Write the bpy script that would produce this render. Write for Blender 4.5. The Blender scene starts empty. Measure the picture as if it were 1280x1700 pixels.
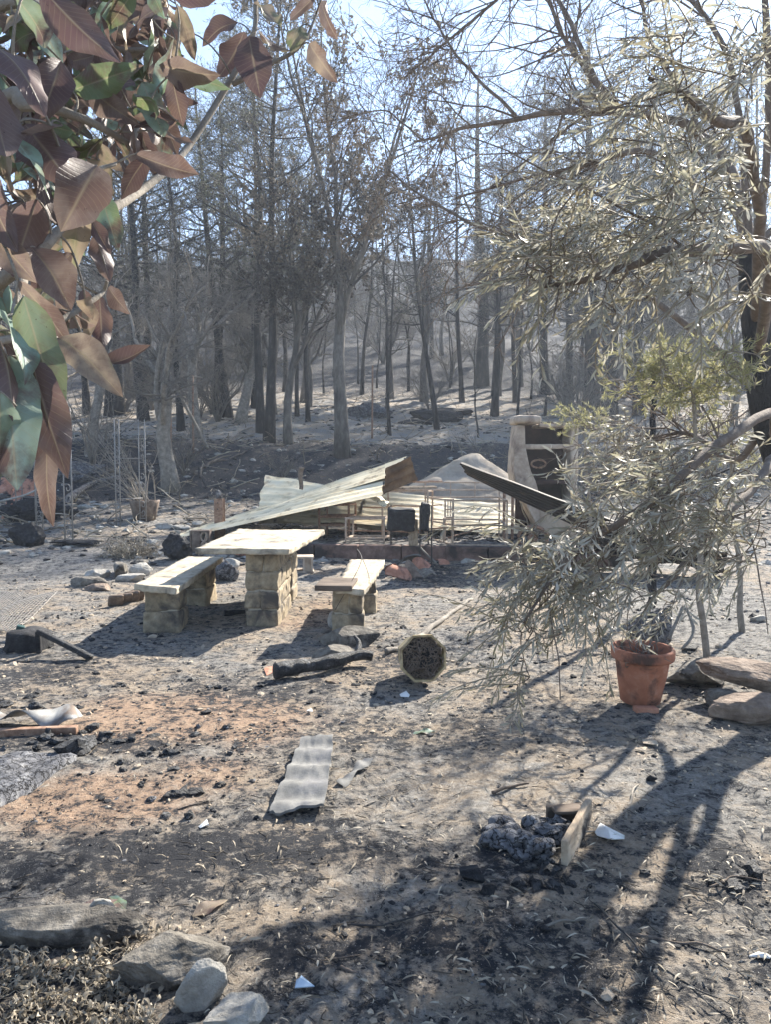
import bpy, bmesh, math, random
import numpy as np
from mathutils import Vector
S = bpy.context.scene
COL = S.collection
R = math.radians
# ---------------------------------------------------------------- camera, sky, sun, exposure
CAMZ = 1.6; FPX = 1300.0; PITCH = math.atan(80/FPX)
cd = bpy.data.cameras.new('camera'); cam = bpy.data.objects.new('camera', cd); COL.objects.link(cam)
cam.location = (0, 0, CAMZ); cam.rotation_euler = (R(90)-PITCH, 0, 0)
cd.sensor_fit = 'VERTICAL'; cd.sensor_height = 24; cd.sensor_width = 18; cd.lens = 24*FPX/1700
cd.clip_start = .05; cd.clip_end = 3000
S.camera = cam
SUN_EL = R(33); SUN_AZ = math.atan2(.64, 1)          # azimuth measured from +Y towards +X
w = bpy.data.worlds.new('World'); S.world = w; w.use_nodes = True
nt = w.node_tree; nt.nodes.clear()
sk = nt.nodes.new('ShaderNodeTexSky'); sk.sky_type = 'NISHITA'; sk.sun_disc = False
sk.sun_elevation = SUN_EL; sk.sun_rotation = SUN_AZ; sk.altitude = 1800; sk.air_density = 1.1; sk.dust_density = 0.15; sk.ozone_density = 2.0
bg = nt.nodes.new('ShaderNodeBackground'); bg.inputs[1].default_value = .08
wo = nt.nodes.new('ShaderNodeOutputWorld'); nt.links.new(sk.outputs[0], bg.inputs[0]); nt.links.new(bg.outputs[0], wo.inputs[0])
sd = bpy.data.lights.new('sun', 'SUN'); sd.energy = 5.0; sd.angle = R(.55); sd.color = (1, .935, .83)
sun = bpy.data.objects.new('sun', sd); COL.objects.link(sun)
SV = Vector((math.sin(SUN_AZ)*math.cos(SUN_EL), math.cos(SUN_AZ)*math.cos(SUN_EL), math.sin(SUN_EL)))
sun.rotation_euler = SV.to_track_quat('Z', 'Y').to_euler(); sun.location = (8, 12, 14)
vs = S.view_settings; vs.view_transform = 'Standard'; vs.look = 'None'; vs.gamma = 1; vs.exposure = 1.95; vs.use_curve_mapping = False
S.cycles.max_bounces = 5; S.cycles.diffuse_bounces = 2; S.cycles.transmission_bounces = 3; S.cycles.volume_bounces = 0
# ---------------------------------------------------------------- noise
def _h(ix, iy, iz, s):
    n = (ix*374761393 + iy*668265263 + iz*2147483647 + s*1274126177) & 0xffffffff
    n = ((n ^ (n >> 13))*1103515245) & 0xffffffff
    n = ((n ^ (n >> 15))*2654435761) & 0xffffffff
    return ((n ^ (n >> 16)) & 0xffff)/32767.5 - 1
def vn(p, s=0):
    p = np.asarray(p, float); f = np.floor(p); i = f.astype(np.int64); t = p-f; t = t*t*t*(t*(t*6-15)+10)
    x, y, z = i[..., 0], i[..., 1], i[..., 2]; a, b, c = t[..., 0], t[..., 1], t[..., 2]
    def L(u, v, k): return u+(v-u)*k
    return L(L(L(_h(x, y, z, s), _h(x+1, y, z, s), a), L(_h(x, y+1, z, s), _h(x+1, y+1, z, s), a), b),
             L(L(_h(x, y, z+1, s), _h(x+1, y, z+1, s), a), L(_h(x, y+1, z+1, s), _h(x+1, y+1, z+1, s), a), b), c)
def fbm(p, o=4, s=0, g=.5):
    p = np.asarray(p, float); r = 0; a = 1; n = 0
    for k in range(o):
        r = r+a*vn(p*(2.03**k)+k*7.3, s+k); n += a; a *= g
    return r/n
def vec3n(p, s=0, o=2): return np.stack([fbm(p, o, s+11*k) for k in range(3)], -1)
# ---------------------------------------------------------------- terrain height
_ky = np.arange(-80, 700, .25)
_kz = np.interp(_ky, [-80, 11, 16, 21, 22, 26, 30, 50, 90, 150, 230, 300, 420, 700], [0, 0, .2, .6, .75, 2.15, 2.7, 6.4, 17, 40, 46, 44, 38, 25])
_g = np.exp(-np.linspace(-2, 2, 9)**2); _g /= _g.sum(); _kz = np.convolve(np.pad(_kz, 4, 'edge'), _g, 'valid')
def Z(x, y):
    x = np.asarray(x, float); y = np.asarray(y, float)
    yw = y + np.clip((y-17)/6, 0, 1)*1.4*vn(np.stack([x*.13, y*.02, 0*x], -1), 5)
    z = np.interp(yw, _ky, _kz)
    P2 = lambda k: np.stack([x*k, y*k, 0*x], -1)
    z = z + .035*fbm(P2(.5), 3, 1) + .022*fbm(P2(3), 3, 2)*np.clip((y+4)/4, 0, 1)
    far = np.clip((y-19)/8, 0, 1); z = z + far*(.16*fbm(P2(.35), 4, 3) + .10*fbm(P2(1.4), 3, 9))
    vf = np.clip((y-45)/60, 0, 1); z = z + vf*(4.5*fbm(P2(.03), 4, 4)+ .6*fbm(P2(.2), 3, 8)) + vf*np.clip(x/100, -1, 1)*np.clip((y-60)/100, 0, 1)*5
    return z
def ray(px, py):
    v = np.array([px-640, FPX*math.cos(PITCH)+(850-py)*math.sin(PITCH), -FPX*math.sin(PITCH)+(850-py)*math.cos(PITCH)]); return v
def P(px, py, y):
    v = ray(px, py); return np.array([0, 0, CAMZ])+v*(y/v[1])
def G(px, py):
    v = ray(px, py); ys = np.concatenate([np.arange(1.2, 40, .01), np.arange(40, 300, .25)])
    q = v[None]*(ys/v[1])[:, None]+np.array([0, 0, CAMZ]); d = q[:, 2]-Z(q[:, 0], q[:, 1])
    k = np.argmax(d < 0); return q[k] if d[k] < 0 else q[-1]
def gz(x, y): return float(Z(x, y))
# ---------------------------------------------------------------- objects and naming
ORG = {}
def tag(o, label, cat, group=None):
    o['label'] = label; o['category'] = cat
    if group: o['group'] = group
    return o
def thing(name, label, cat, loc, group=None):
    o = bpy.data.objects.new(name, None); COL.objects.link(o); o.empty_display_size = .1
    o.location = tuple(float(c) for c in loc); ORG[o.name] = np.array(loc, float)
    return tag(o, label, cat, group)
def copy_thing(root, loc, rz=0, sc=1, label=None, tilt=(0, 0)):
    c = root.copy(); COL.objects.link(c); c.location = tuple(float(v) for v in loc); c.rotation_euler = (tilt[0], tilt[1], rz)
    c.scale = (sc, sc, sc) if np.isscalar(sc) else sc
    if label: c['label'] = label
    for ch in root.children:
        d = ch.copy(); COL.objects.link(d); d.parent = c
        for g in ch.children:
            e = g.copy(); COL.objects.link(e); e.parent = d
    return c
class MB:
    def __init__(s): s.V = []; s.F = []; s.n = 0; s.A = []; s.U = []
    def add(s, v, faces, mat=0, rnd=0.5, us=None):
        v = np.asarray(v, float).reshape(-1, 3); s.V.append(v); s.U.append(np.zeros((len(v), 3)) if us is None else us)
        s.A.append(np.broadcast_to(np.asarray(rnd, float), (len(v),)) if np.ndim(rnd) == 0 else np.asarray(rnd, float))
        for f in (faces if isinstance(faces, list) else [faces]):
            f = np.asarray(f, np.int64)
            if len(f): s.F.append((f+s.n, mat))
        s.n += len(v); return s
    def build(s, name, mats, parent=None, origin=None, smooth=True, attr=False):
        V = np.concatenate(s.V)
        if parent is not None: o0 = ORG[parent.name]
        elif origin is not None: o0 = np.array(origin, float)
        else:
            o0 = np.array([(V[:, 0].min()+V[:, 0].max())/2, (V[:, 1].min()+V[:, 1].max())/2, V[:, 2].min()])
        me = bpy.data.meshes.new(name); me.vertices.add(len(V)); me.vertices.foreach_set('co', (V-o0).ravel())
        tot = np.concatenate([np.full(len(f), f.shape[1]) for f, m in s.F]); li = np.concatenate([f.ravel() for f, m in s.F])
        me.loops.add(len(li)); me.loops.foreach_set('vertex_index', li.astype(np.int32))
        me.polygons.add(len(tot)); st = np.concatenate([[0], np.cumsum(tot)[:-1]])
        me.polygons.foreach_set('loop_start', st.astype(np.int32)); me.polygons.foreach_set('loop_total', tot.astype(np.int32))
        me.polygons.foreach_set('material_index', np.concatenate([np.full(len(f), m) for f, m in s.F]).astype(np.int32))
        me.polygons.foreach_set('use_smooth', np.full(len(tot), bool(smooth)))
        if attr:
            a = me.attributes.new('rnd', 'FLOAT', 'POINT'); a.data.foreach_set('value', np.concatenate(s.A).astype(np.float32))
            a = me.attributes.new('us', 'FLOAT_VECTOR', 'POINT'); a.data.foreach_set('vector', np.concatenate(s.U).astype(np.float32).ravel())
        me.update(calc_edges=True)
        for m in (mats if isinstance(mats, (list, tuple)) else [mats]): me.materials.append(m)
        o = bpy.data.objects.new(name, me); COL.objects.link(o)
        if parent is not None: o.parent = parent; ORG[o.name] = o0
        else: o.location = tuple(o0); ORG[o.name] = o0
        return o
def nrm(v): v = np.asarray(v, float); return v/np.maximum(np.linalg.norm(v, axis=-1, keepdims=True), 1e-9)
# ---------------------------------------------------------------- shapes
_tf = {}
def tubes(mb, Pm, Rm, k=5, mat=0, rnd=.5, cap=True):
    """Pm (m,n,3) polylines, Rm (m,n) radii"""
    Pm = np.asarray(Pm, float); Rm = np.asarray(Rm, float)
    if Pm.ndim == 2: Pm = Pm[None]; Rm = np.broadcast_to(Rm, Pm.shape[:2])
    m, n, _ = Pm.shape
    T = nrm(np.gradient(Pm, axis=1)); mean = nrm(Pm[:, -1]-Pm[:, 0]+1e-6)
    ref = np.eye(3)[np.argmin(np.abs(mean), axis=1)][:, None, :]
    U = nrm(np.cross(T, np.broadcast_to(ref, T.shape))); W = np.cross(T, U)
    a = np.arange(k)*2*math.pi/k
    V = Pm[:, :, None]+Rm[:, :, None, None]*(U[:, :, None]*np.cos(a)[:, None]+W[:, :, None]*np.sin(a)[:, None])
    i = np.arange(n-1)[:, None]*k+np.arange(k)[None]; j = np.arange(n-1)[:, None]*k+(np.arange(k)[None]+1) % k
    q = np.stack([i, j, j+k, i+k], -1).reshape(-1, 4)
    F = (q[None]+(np.arange(m)*n*k)[:, None, None]).reshape(-1, 4)
    fs = [F]
    if cap and k > 2:
        c0 = np.arange(k)[::-1]; c1 = np.arange(k)+(n-1)*k
        fs.append((np.stack([c0, c1])[None]+(np.arange(m)*n*k)[:, None, None]).reshape(-1, k))
    r = rnd if np.ndim(rnd) == 0 else np.repeat(rnd, n*k)
    mb.add(V.reshape(-1, 3), fs, mat, r); return mb
def smooth_line(pts, n=24):
    pts = np.asarray(pts, float)
    if len(pts) < 3:
        t = np.linspace(0, 1, n)[:, None]; return pts[0]*(1-t)+pts[-1]*t
    q = np.vstack([2*pts[0]-pts[1], pts, 2*pts[-1]-pts[-2]]); out = []
    m = len(pts)-1
    for s in np.linspace(0, m-1e-6, n):
        i = int(s); t = s-i; a, b, c, d = q[i:i+4]
        out.append(.5*((2*b)+(-a+c)*t+(2*a-5*b+4*c-d)*t*t+(-a+3*b-3*c+d)*t**3))
    return np.array(out)
def tube(mb, pts, r0, r1=None, n=16, k=8, wob=0, seed=0, mat=0, rnd=.5, lump=0):
    L = smooth_line(pts, n); r1 = r0 if r1 is None else r1
    if wob: L = L+wob*vec3n(L*6+seed, seed)
    r = np.linspace(r0, r1, n)
    if lump: r = r*(1+lump*vn(L*7, seed))
    return tubes(mb, L, r[None], k, mat, rnd)
_ico = {}
def ico(sub):
    if sub not in _ico:
        b = bmesh.new(); bmesh.ops.create_icosphere(b, subdivisions=sub, radius=1)
        _ico[sub] = (np.array([v.co[:] for v in b.verts]), np.array([[v.index for v in f.verts] for f in b.faces])); b.free()
    return _ico[sub]
def rot(rx=0, ry=0, rz=0):
    cx, sx, cy, sy, cz, sz = math.cos(rx), math.sin(rx), math.cos(ry), math.sin(ry), math.cos(rz), math.sin(rz)
    return np.array([[cz, -sz, 0], [sz, cz, 0], [0, 0, 1]])@np.array([[cy, 0, sy], [0, 1, 0], [-sy, 0, cy]])@np.array([[1, 0, 0], [0, cx, -sx], [0, sx, cx]])
def rock(mb, c, size, seed=0, sub=4, planes=12, cut=.55, amp=.06, M=None, mat=0, rnd=.5):
    rs = np.random.RandomState(seed); v, f = ico(sub); v = v.copy()
    for _ in range(planes):
        n = nrm(rs.randn(3)*[1, 1, .8]); d = rs.uniform(cut, .88); h = v@n; v = v-np.maximum(h-d, 0)[:, None]*n
    v = v*(1+amp*fbm(v*2.2+seed, 3, seed)[:, None]+amp*.9*fbm(v*6+seed, 4, seed+3, .65)[:, None]*(1 if sub > 2 else .4))
    v = v*np.asarray(size)*.5/(.45+.62*cut)
    if M is not None: v = v@M.T
    return mb.add(v+np.asarray(c), f, mat, rnd)
_bx = {}
def boxgrid(nx, ny, nz):
    k = (nx, ny, nz)
    if k not in _bx:
        idx = {}; V = []; F = []
        def g(p):
            if p not in idx: idx[p] = len(V); V.append(p)
            return idx[p]
        for ax, (na, nb, nc) in enumerate([(ny, nz, nx), (nz, nx, ny), (nx, ny, nz)]):
            for side in (0, nc):
                for a in range(na):
                    for b in range(nb):
                        q = []
                        for da, db in ((0, 0), (1, 0), (1, 1), (0, 1)):
                            p = [0, 0, 0]; p[(ax+1) % 3] = a+da; p[(ax+2) % 3] = b+db; p[ax] = side; q.append(g(tuple(p)))
                        F.append(q if side else q[::-1])
        _bx[k] = (np.array(V, float)/np.array([nx, ny, nz])*2-1, np.array(F))
    return _bx[k]
def rbox(mb, c, dims, M=None, r=.01, amp=0, freq=6, seed=0, res=None, mat=0, rnd=.5, warp=None):
    """rounded box with a rough surface; c centre, dims full sizes"""
    d = np.asarray(dims, float)/2
    if res is None: res = .06 if amp else 9
    n = [int(min(60, max(3, math.ceil(2*x/res)))) for x in d]
    v, f = boxgrid(*n); v = v.copy()
    # pull the outermost rows in so that the rounding has room
    for a in range(3):
        g = np.abs(v[:, a]) > 1-2.0/n[a]-1e-6; e = np.abs(v[:, a]) > 1-1e-6; g &= ~e
        v[g, a] = np.sign(v[g, a])*(1-min(r/d[a], .9))
    v = v*d; rr = min(r, d.min()*.95); cl = np.clip(v, -(d-rr), d-rr); e = v-cl; v = cl+rr*nrm(e)*(np.linalg.norm(e, axis=1, keepdims=True) > 1e-9)
    if warp: v = warp(v)
    if amp: v = v+amp*vec3n(v*freq+seed*3.1, seed, 3)
    if M is not None: v = v@np.asarray(M).T
    return mb.add(v+np.asarray(c), f, mat, rnd)
def beam(mb, a, b, w, h=None, r=.004, amp=0, up=(0, 0, 1), mat=0, seed=0, rnd=.5, freq=6, res=None):
    a = np.asarray(a, float); b = np.asarray(b, float); x = nrm(b-a); y = np.cross(up, x)
    if np.linalg.norm(y) < .05: y = np.cross((0, 1, 0), x)
    y = nrm(y); z = np.cross(x, y)
    return rbox(mb, (a+b)/2, (np.linalg.norm(b-a), w, h or w), np.stack([x, y, z], 1), r, amp, freq, seed, res, mat, rnd)
def lathe(mb, prof, c, k=40, mat=0, M=None, amp=0, seed=0, ang=2*math.pi):
    prof = np.asarray(prof, float); a = np.arange(k)*ang/k; n = len(prof)
    V = np.stack([prof[:, 0][:, None]*np.cos(a), prof[:, 0][:, None]*np.sin(a), np.repeat(prof[:, 1][:, None], k, 1)], -1).reshape(-1, 3)
    if amp: V = V+amp*vec3n(V*6+seed, seed)
    if M is not None: V = V@M.T
    i = np.arange(n-1)[:, None]*k+np.arange(k)[None]; j = np.arange(n-1)[:, None]*k+(np.arange(k)[None]+1) % k
    return mb.add(V+np.asarray(c), np.stack([i, j, j+k, i+k], -1).reshape(-1, 4), mat)
def sheet(mb, A, B, C, D, ribs=6, depth=.03, th=.003, nT=40, seed=0, buckle=.03, wave=None, mats=(0, 1), edge=.0):
    """corrugated sheet: A->B front edge (along the ribs), D->C back edge"""
    A, B, C, D = [np.asarray(p, float) for p in (A, B, C, D)]
    nS = ribs*8; s = np.linspace(0, 1, nS+1)[:, None]; t = np.linspace(0, 1, nT+1)[None]
    ss = s+0*t; tt = t+0*s
    te = np.clip(tt+edge*fbm(np.stack([ss*5, 0*tt, 0*tt], -1), 3, seed)*(tt > .5)-edge*fbm(np.stack([ss*5, 0*tt+9, 0*tt], -1), 3, seed)*(tt < .5), -.2, 1.2)
    Pq = A*((1-ss)*(1-te))[..., None]+B*((1-ss)*te)[..., None]+C*(ss*te)[..., None]+D*(ss*(1-te))[..., None]
    N = nrm(np.cross(B-A+C-D, D-A+C-B)); ph = (ss*ribs) % 1
    if wave: pr = .5*np.sin(ss*ribs*2*math.pi)
    else: pr = np.interp(ph, [0, .12, .28, .42, .58, 1], [0, 0, 1, 1, 0, 0])
    bk = buckle*fbm(np.stack([ss*1.5, tt*3, 0*ss+seed], -1), 3, seed)+buckle*.3*fbm(np.stack([ss*6, tt*12, 0*ss+seed], -1), 2, seed+5)
    Q = Pq+N*(pr*depth+bk)[..., None]
    for off, m in ((0, 0), (-th, 1)):
        i = (np.arange(nS)[:, None]*(nT+1)+np.arange(nT)[None]).ravel(); f = np.stack([i, i+nT+1, i+nT+2, i+1], -1)
        if m: 
            mb.add((Q+N*off).reshape(-1, 3), f, mats[m])
        else: mb.add(Q.reshape(-1, 3), f[:, ::-1], mats[m])
    # rim
    top = Q; bot = Q-N*th
    loop = [(i, 0) for i in range(nS)]+[(nS, j) for j in range(nT)]+[(i, nT) for i in range(nS, 0, -1)]+[(0, j) for j in range(nT, 0, -1)]
    a = np.array([top[i, j] for i, j in loop]); b = np.array([bot[i, j] for i, j in loop]); n = len(loop)
    k = np.arange(n); kk = (k+1) % n
    mb.add(np.vstack([a, b]), np.stack([k, kk, kk+n, k+n], -1), mats[0]); return mb
# leaves
def leaf(mb, base, tip, nh, W=.3, fold=.25, curl=.15, wav=.05, seed=0, rnd=.5, twist=0, mat=0, nu=12, nv=6):
    """one broad leaf; W width as a fraction of its length"""
    base = np.asarray(base, float); tip = np.asarray(tip, float); d = tip-base; L = np.linalg.norm(d); x = d/L
    z = nrm(np.asarray(nh, float)-x*np.dot(nh, x)); y = np.cross(z, x)
    u = np.linspace(0, 1, nu+1)[:, None]+0*np.linspace(-1, 1, nv+1)[None]; s = np.linspace(-1, 1, nv+1)[None]+0*u
    wd = W*L*.5*np.clip(np.sin(math.pi*np.clip(u, 0, 1)**.85), 0, 1)**.8*(1-.15*u)
    ang = twist*(u-.3)
    rs = np.random.RandomState(seed); ph = rs.uniform(0, 6.28, 2); wd = wd*(1+.10*np.sin(u*7+ph[1])+.07*np.sin(u*17+ph[0]+s))
    h = curl*L*(np.sin(math.pi*u)) + fold*np.abs(s)*wd + wav*L*rs.uniform(.5, 2.2)*np.sin(u*rs.uniform(6, 12)+ph[0]+s*1.3)*np.abs(s)**2*np.sin(math.pi*u)
    side = s*wd
    Yv = side*np.cos(ang)-h*np.sin(ang)*.3; Zv = h+side*np.sin(ang)
    V = base+x*(u*L)[..., None]+y*Yv[..., None]+z*Zv[..., None]
    i = (np.arange(nu)[:, None]*(nv+1)+np.arange(nv)[None]).ravel()
    rn = np.clip(rnd+.16*fbm(np.stack([u*4+seed, s*2, 0*u], -1), 3, seed)+.10*np.abs(s)**3*vn(np.stack([u*9+seed, 0*s, 0*u], -1), 4), 0, 1)
    mb.add(V.reshape(-1, 3), np.stack([i, i+nv+1, i+nv+2, i+1], -1), mat, rn.ravel(), np.stack([u, s, 1+0*u], -1).reshape(-1, 3)); return mb
def leaves(mb, B, D, N, L, W, bend=.12, mat=0, rnd=.5):
    """many slender leaves at once; 8 vertices each"""
    D = nrm(D); N = nrm(N-D*np.sum(N*D, -1, keepdims=True)); Y = np.cross(N, D); L = L[:, None]; W = W[:, None]; m = len(B)
    pts = [B]
    for u, w_, h in ((.28, .85, .5), (.65, 1, .6)):
        c = B+D*L*u+N*L*bend*h; pts += [c-Y*W*w_*.5+N*W*.18, c, c+Y*W*w_*.5+N*W*.18]
    pts.append(B+D*L-N*L*bend*.2); V = np.stack(pts, 1).reshape(-1, 3); o = (np.arange(m)*8)[:, None]
    q = np.concatenate([o+np.array([[1, 4, 5, 2]]), o+np.array([[2, 5, 6, 3]])]); t = np.concatenate([o+np.array([a]) for a in ([0, 1, 2], [0, 2, 3], [4, 7, 5], [5, 7, 6])])
    mb.add(V, [q, t], mat, np.repeat(rnd, 8) if np.ndim(rnd) else rnd); return mb
# ---------------------------------------------------------------- materials
def _n(t, typ, **kw):
    n = t.nodes.new(typ)
    for k, v in kw.items():
        if k in n.inputs.keys(): n.inputs[k].default_value = v
        else: setattr(n, k, v)
    return n
def ramp(t, fac, stops):
    r = t.nodes.new('ShaderNodeValToRGB'); e = r.color_ramp.elements
    while len(e) < len(stops): e.new(.5)
    for x, (p, c) in zip(e, stops): x.position = p; x.color = (*c, 1) if len(c) == 3 else c
    t.links.new(fac, r.inputs[0]); return r.outputs[0]
def mixc(t, fac, a, b):
    m = t.nodes.new('ShaderNodeMix'); m.data_type = 'RGBA'
    for i, v in ((0, fac), (6, a), (7, b)):
        if hasattr(v, 'links'): t.links.new(v, m.inputs[i])
        else: m.inputs[i].default_value = (*v, 1) if isinstance(v, tuple) else v
    return m.outputs[2]
def noise(t, co, scale, detail=5, rough=.6, dist=0, out=0):
    n = _n(t, 'ShaderNodeTexNoise', Scale=scale, Detail=detail, Roughness=rough, Distortion=dist); t.links.new(co, n.inputs[0]); return n.outputs[out]
def newmat(name):
    m = bpy.data.materials.new(name); m.use_nodes = True; t = m.node_tree; t.nodes.clear()
    o = t.nodes.new('ShaderNodeOutputMaterial'); b = t.nodes.new('ShaderNodeBsdfPrincipled'); t.links.new(b.outputs[0], o.inputs[0])
    return m, t, b, o
def mat(name, stops, scale=6, detail=7, rough=.9, bump=.5, bs=40, bd=.01, stain=None, coord='Object', stretch=(1, 1, 1), spec=.25, metal=0, attr=None, crack=None):
    m, t, b, o = newmat(name); tc = t.nodes.new('ShaderNodeTexCoord'); mp = t.nodes.new('ShaderNodeMapping'); mp.inputs['Scale'].default_value = stretch
    t.links.new(tc.outputs[coord], mp.inputs[0]); co = mp.outputs[0]
    c = ramp(t, noise(t, co, scale, detail, .65), stops)
    if stain:      # (colour, scale, lo, hi)
        f = ramp(t, noise(t, co, stain[1], 5, .6, .4), [(stain[2], (0, 0, 0)), (stain[3], (1, 1, 1))]); c = mixc(t, f, c, stain[0])
    if attr:       # brightness/tint varies from piece to piece
        a = _n(t, 'ShaderNodeAttribute', attribute_name='rnd'); c2 = ramp(t, a.outputs['Fac'], attr); mm = t.nodes.new('ShaderNodeMix'); mm.data_type = 'RGBA'; mm.blend_type = 'MULTIPLY'; mm.inputs[0].default_value = 1
        t.links.new(c, mm.inputs[6]); t.links.new(c2, mm.inputs[7]); c = mm.outputs[2]
    h = noise(t, co, bs, 6, .7)
    if crack:
        nz_ = noise(t, co, crack*.6, 4, .7, 0, 1); va = _n(t, 'ShaderNodeVectorMath', operation='MULTIPLY_ADD'); t.links.new(nz_, va.inputs[0]); va.inputs[1].default_value = (2.2/crack,)*3; t.links.new(co, va.inputs[2]); v = _n(t, 'ShaderNodeTexVoronoi', Scale=crack, feature='DISTANCE_TO_EDGE'); t.links.new(va.outputs[0], v.inputs[0])
        cr = ramp(t, v.outputs['Distance'], [(0, (0, 0, 0)), (.07, (1, 1, 1))]); c = mixc(t, cr, (.02, .02, .022), c)
        ad = _n(t, 'ShaderNodeMath', operation='ADD'); t.links.new(cr, ad.inputs[0]); t.links.new(h, ad.inputs[1]); h = ad.outputs[0]
    bp = _n(t, 'ShaderNodeBump', Strength=bump, Distance=bd); t.links.new(h, bp.inputs['Height']); t.links.new(bp.outputs[0], b.inputs['Normal'])
    t.links.new(c, b.inputs['Base Color']); b.inputs['Roughness'].default_value = rough; b.inputs['Specular IOR Level'].default_value = spec; b.inputs['Metallic'].default_value = metal
    return m
def leafmat(name, top, under, transl=.3, rough=.5, spec=.4, tcol=None, vein=0, blotch=None):
    m, t, b, o = newmat(name); a = _n(t, 'ShaderNodeAttribute', attribute_name='rnd'); g = t.nodes.new('ShaderNodeNewGeometry'); tc = t.nodes.new('ShaderNodeTexCoord')
    ct = ramp(t, a.outputs['Fac'], top); cu = ramp(t, a.outputs['Fac'], under); c = mixc(t, g.outputs['Backfacing'], ct, cu)
    if blotch:
        f = ramp(t, noise(t, tc.outputs['Object'], blotch[1], 5, .6), [(.48, (0, 0, 0)), (.62, (1, 1, 1))]); c = mixc(t, f, c, blotch[0])
        h = noise(t, tc.outputs['Object'], 90, 4, .6)
        ua = _n(t, 'ShaderNodeAttribute', attribute_name='us'); sp = t.nodes.new('ShaderNodeSeparateXYZ'); t.links.new(ua.outputs['Vector'], sp.inputs[0])
        def mm(op, x, y, cl=False):
            q = _n(t, 'ShaderNodeMath', operation=op); q.use_clamp = cl
            for i_, v_ in enumerate((x, y)):
                if v_ is None: continue
                if hasattr(v_, 'links'): t.links.new(v_, q.inputs[i_])
                else: q.inputs[i_].default_value = v_
            return q.outputs[0]
        ab = mm('ABSOLUTE', sp.outputs[1], None); sv = mm('SINE', mm('MULTIPLY', mm('SUBTRACT', sp.outputs[0], mm('MULTIPLY', ab, .16)), 95), None)
        side = mm('MULTIPLY', mm('SUBTRACT', mm('MAXIMUM', sv, .8), .8), 2.2); rib = mm('SUBTRACT', 1, mm('MULTIPLY', ab, 11), True); vv = mm('MULTIPLY', mm('MAXIMUM', rib, mm('MULTIPLY', side, .55)), sp.outputs[2], True)
        lt = t.nodes.new('ShaderNodeMix'); lt.data_type = 'RGBA'; lt.inputs[7].default_value = (.36, .30, .20, 1); t.links.new(mm('MULTIPLY', vv, .55), lt.inputs[0]); t.links.new(c, lt.inputs[6]); c = lt.outputs[2]
        sc_ = ramp(t, noise(t, tc.outputs['Object'], 130, 3, .6), [(.69, (0, 0, 0)), (.75, (1, 1, 1))]); c = mixc(t, sc_, c, (.05, .035, .03))
        h = mm('SUBTRACT', mm('MULTIPLY', h, .5), vv); bp = _n(t, 'ShaderNodeBump', Strength=.5, Distance=.003); t.links.new(h, bp.inputs['Height']); t.links.new(bp.outputs[0], b.inputs['Normal'])
    t.links.new(c, b.inputs['Base Color']); b.inputs['Roughness'].default_value = rough; b.inputs['Specular IOR Level'].default_value = spec
    tr = t.nodes.new('ShaderNodeBsdfTranslucent'); t.links.new(c, tr.inputs[0])
    mx = _n(t, 'ShaderNodeMixShader'); mx.inputs[0].default_value = transl; t.links.new(b.outputs[0], mx.inputs[1]); t.links.new(tr.outputs[0], mx.inputs[2]); t.links.new(mx.outputs[0], o.inputs[0])
    return m
MT = {}
MT['char'] = mat('charred wood', [(.35, (.012, .012, .014)), (.6, (.04, .04, .043)), (.75, (.12, .12, .12))], 18, bump=1, bs=60, bd=.02, crack=None, rough=.75)
MT['charcrack'] = mat('cracked char', [(.3, (.02, .02, .022)), (.55, (.06, .06, .062)), (.72, (.2, .2, .2))], 14, bump=1, bs=70, bd=.015, crack=26, rough=.6, stretch=(1, 1, 1))
MT['ashchar'] = mat('ash covered char', [(.3, (.05, .05, .055)), (.5, (.17, .17, .18)), (.7, (.40, .39, .38))], 13, bump=1, bs=50, bd=.02, crack=22)
MT['barkblack'] = mat('burnt bark', [(.3, (.016, .015, .015)), (.55, (.045, .042, .04)), (.75, (.12, .105, .09))], 7, bump=1, bs=16, bd=.06, stretch=(1, 1, .3))
MT['barkgrey'] = mat('scorched grey bark', [(.3, (.07, .062, .055)), (.55, (.15, .135, .115)), (.78, (.30, .27, .23))], 7, bump=1, bs=20, bd=.04, stretch=(1, 1, .35), stain=((.03, .028, .028), 1.2, .5, .7))
MT['barkpale'] = mat('pale dry bark', [(.3, (.16, .14, .115)), (.55, (.28, .25, .21)), (.75, (.42, .38, .32))], 9, bump=.8, bs=30, bd=.02)
MT['barkbrown'] = mat('brown bark', [(.3, (.09, .07, .055)), (.55, (.19, .15, .12)), (.78, (.32, .27, .22))], 10, bump=1, bs=40, bd=.015)
MT['twigdark'] = mat('dark twigs', [(.3, (.03, .028, .03)), (.7, (.085, .078, .07))], 3, 3, bump=0)
MT['twiggrey'] = mat('grey twigs', [(.3, (.10, .09, .08)), (.7, (.24, .215, .18))], 3, 3, bump=0)
MT['potrim'] = mat('dusty ochre pot', [(.3, (.26, .20, .10)), (.5, (.42, .33, .19)), (.7, (.52, .43, .28))], 12, bump=.6, bs=50, bd=.004, stain=((.10, .06, .035), 5, .50, .66))
MT['stone'] = mat('rough grey stone', [(.28, (.08, .07, .06)), (.5, (.20, .18, .15)), (.72, (.36, .33, .285))], 9, bump=1, bs=34, bd=.02, stain=((.05, .045, .04), 6, .48, .62))
MT['stonepale'] = mat('pale weathered stone', [(.28, (.20, .185, .16)), (.5, (.36, .34, .30)), (.75, (.52, .49, .44))], 14, bump=1, bs=50, bd=.012, stain=((.16, .15, .14), 4, .58, .75))
MT['stonebrown'] = mat('brown stone', [(.28, (.10, .07, .055)), (.5, (.22, .165, .125)), (.75, (.36, .29, .23))], 8, bump=1, bs=24, bd=.018, stain=((.05, .04, .04), 3, .5, .7))
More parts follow.
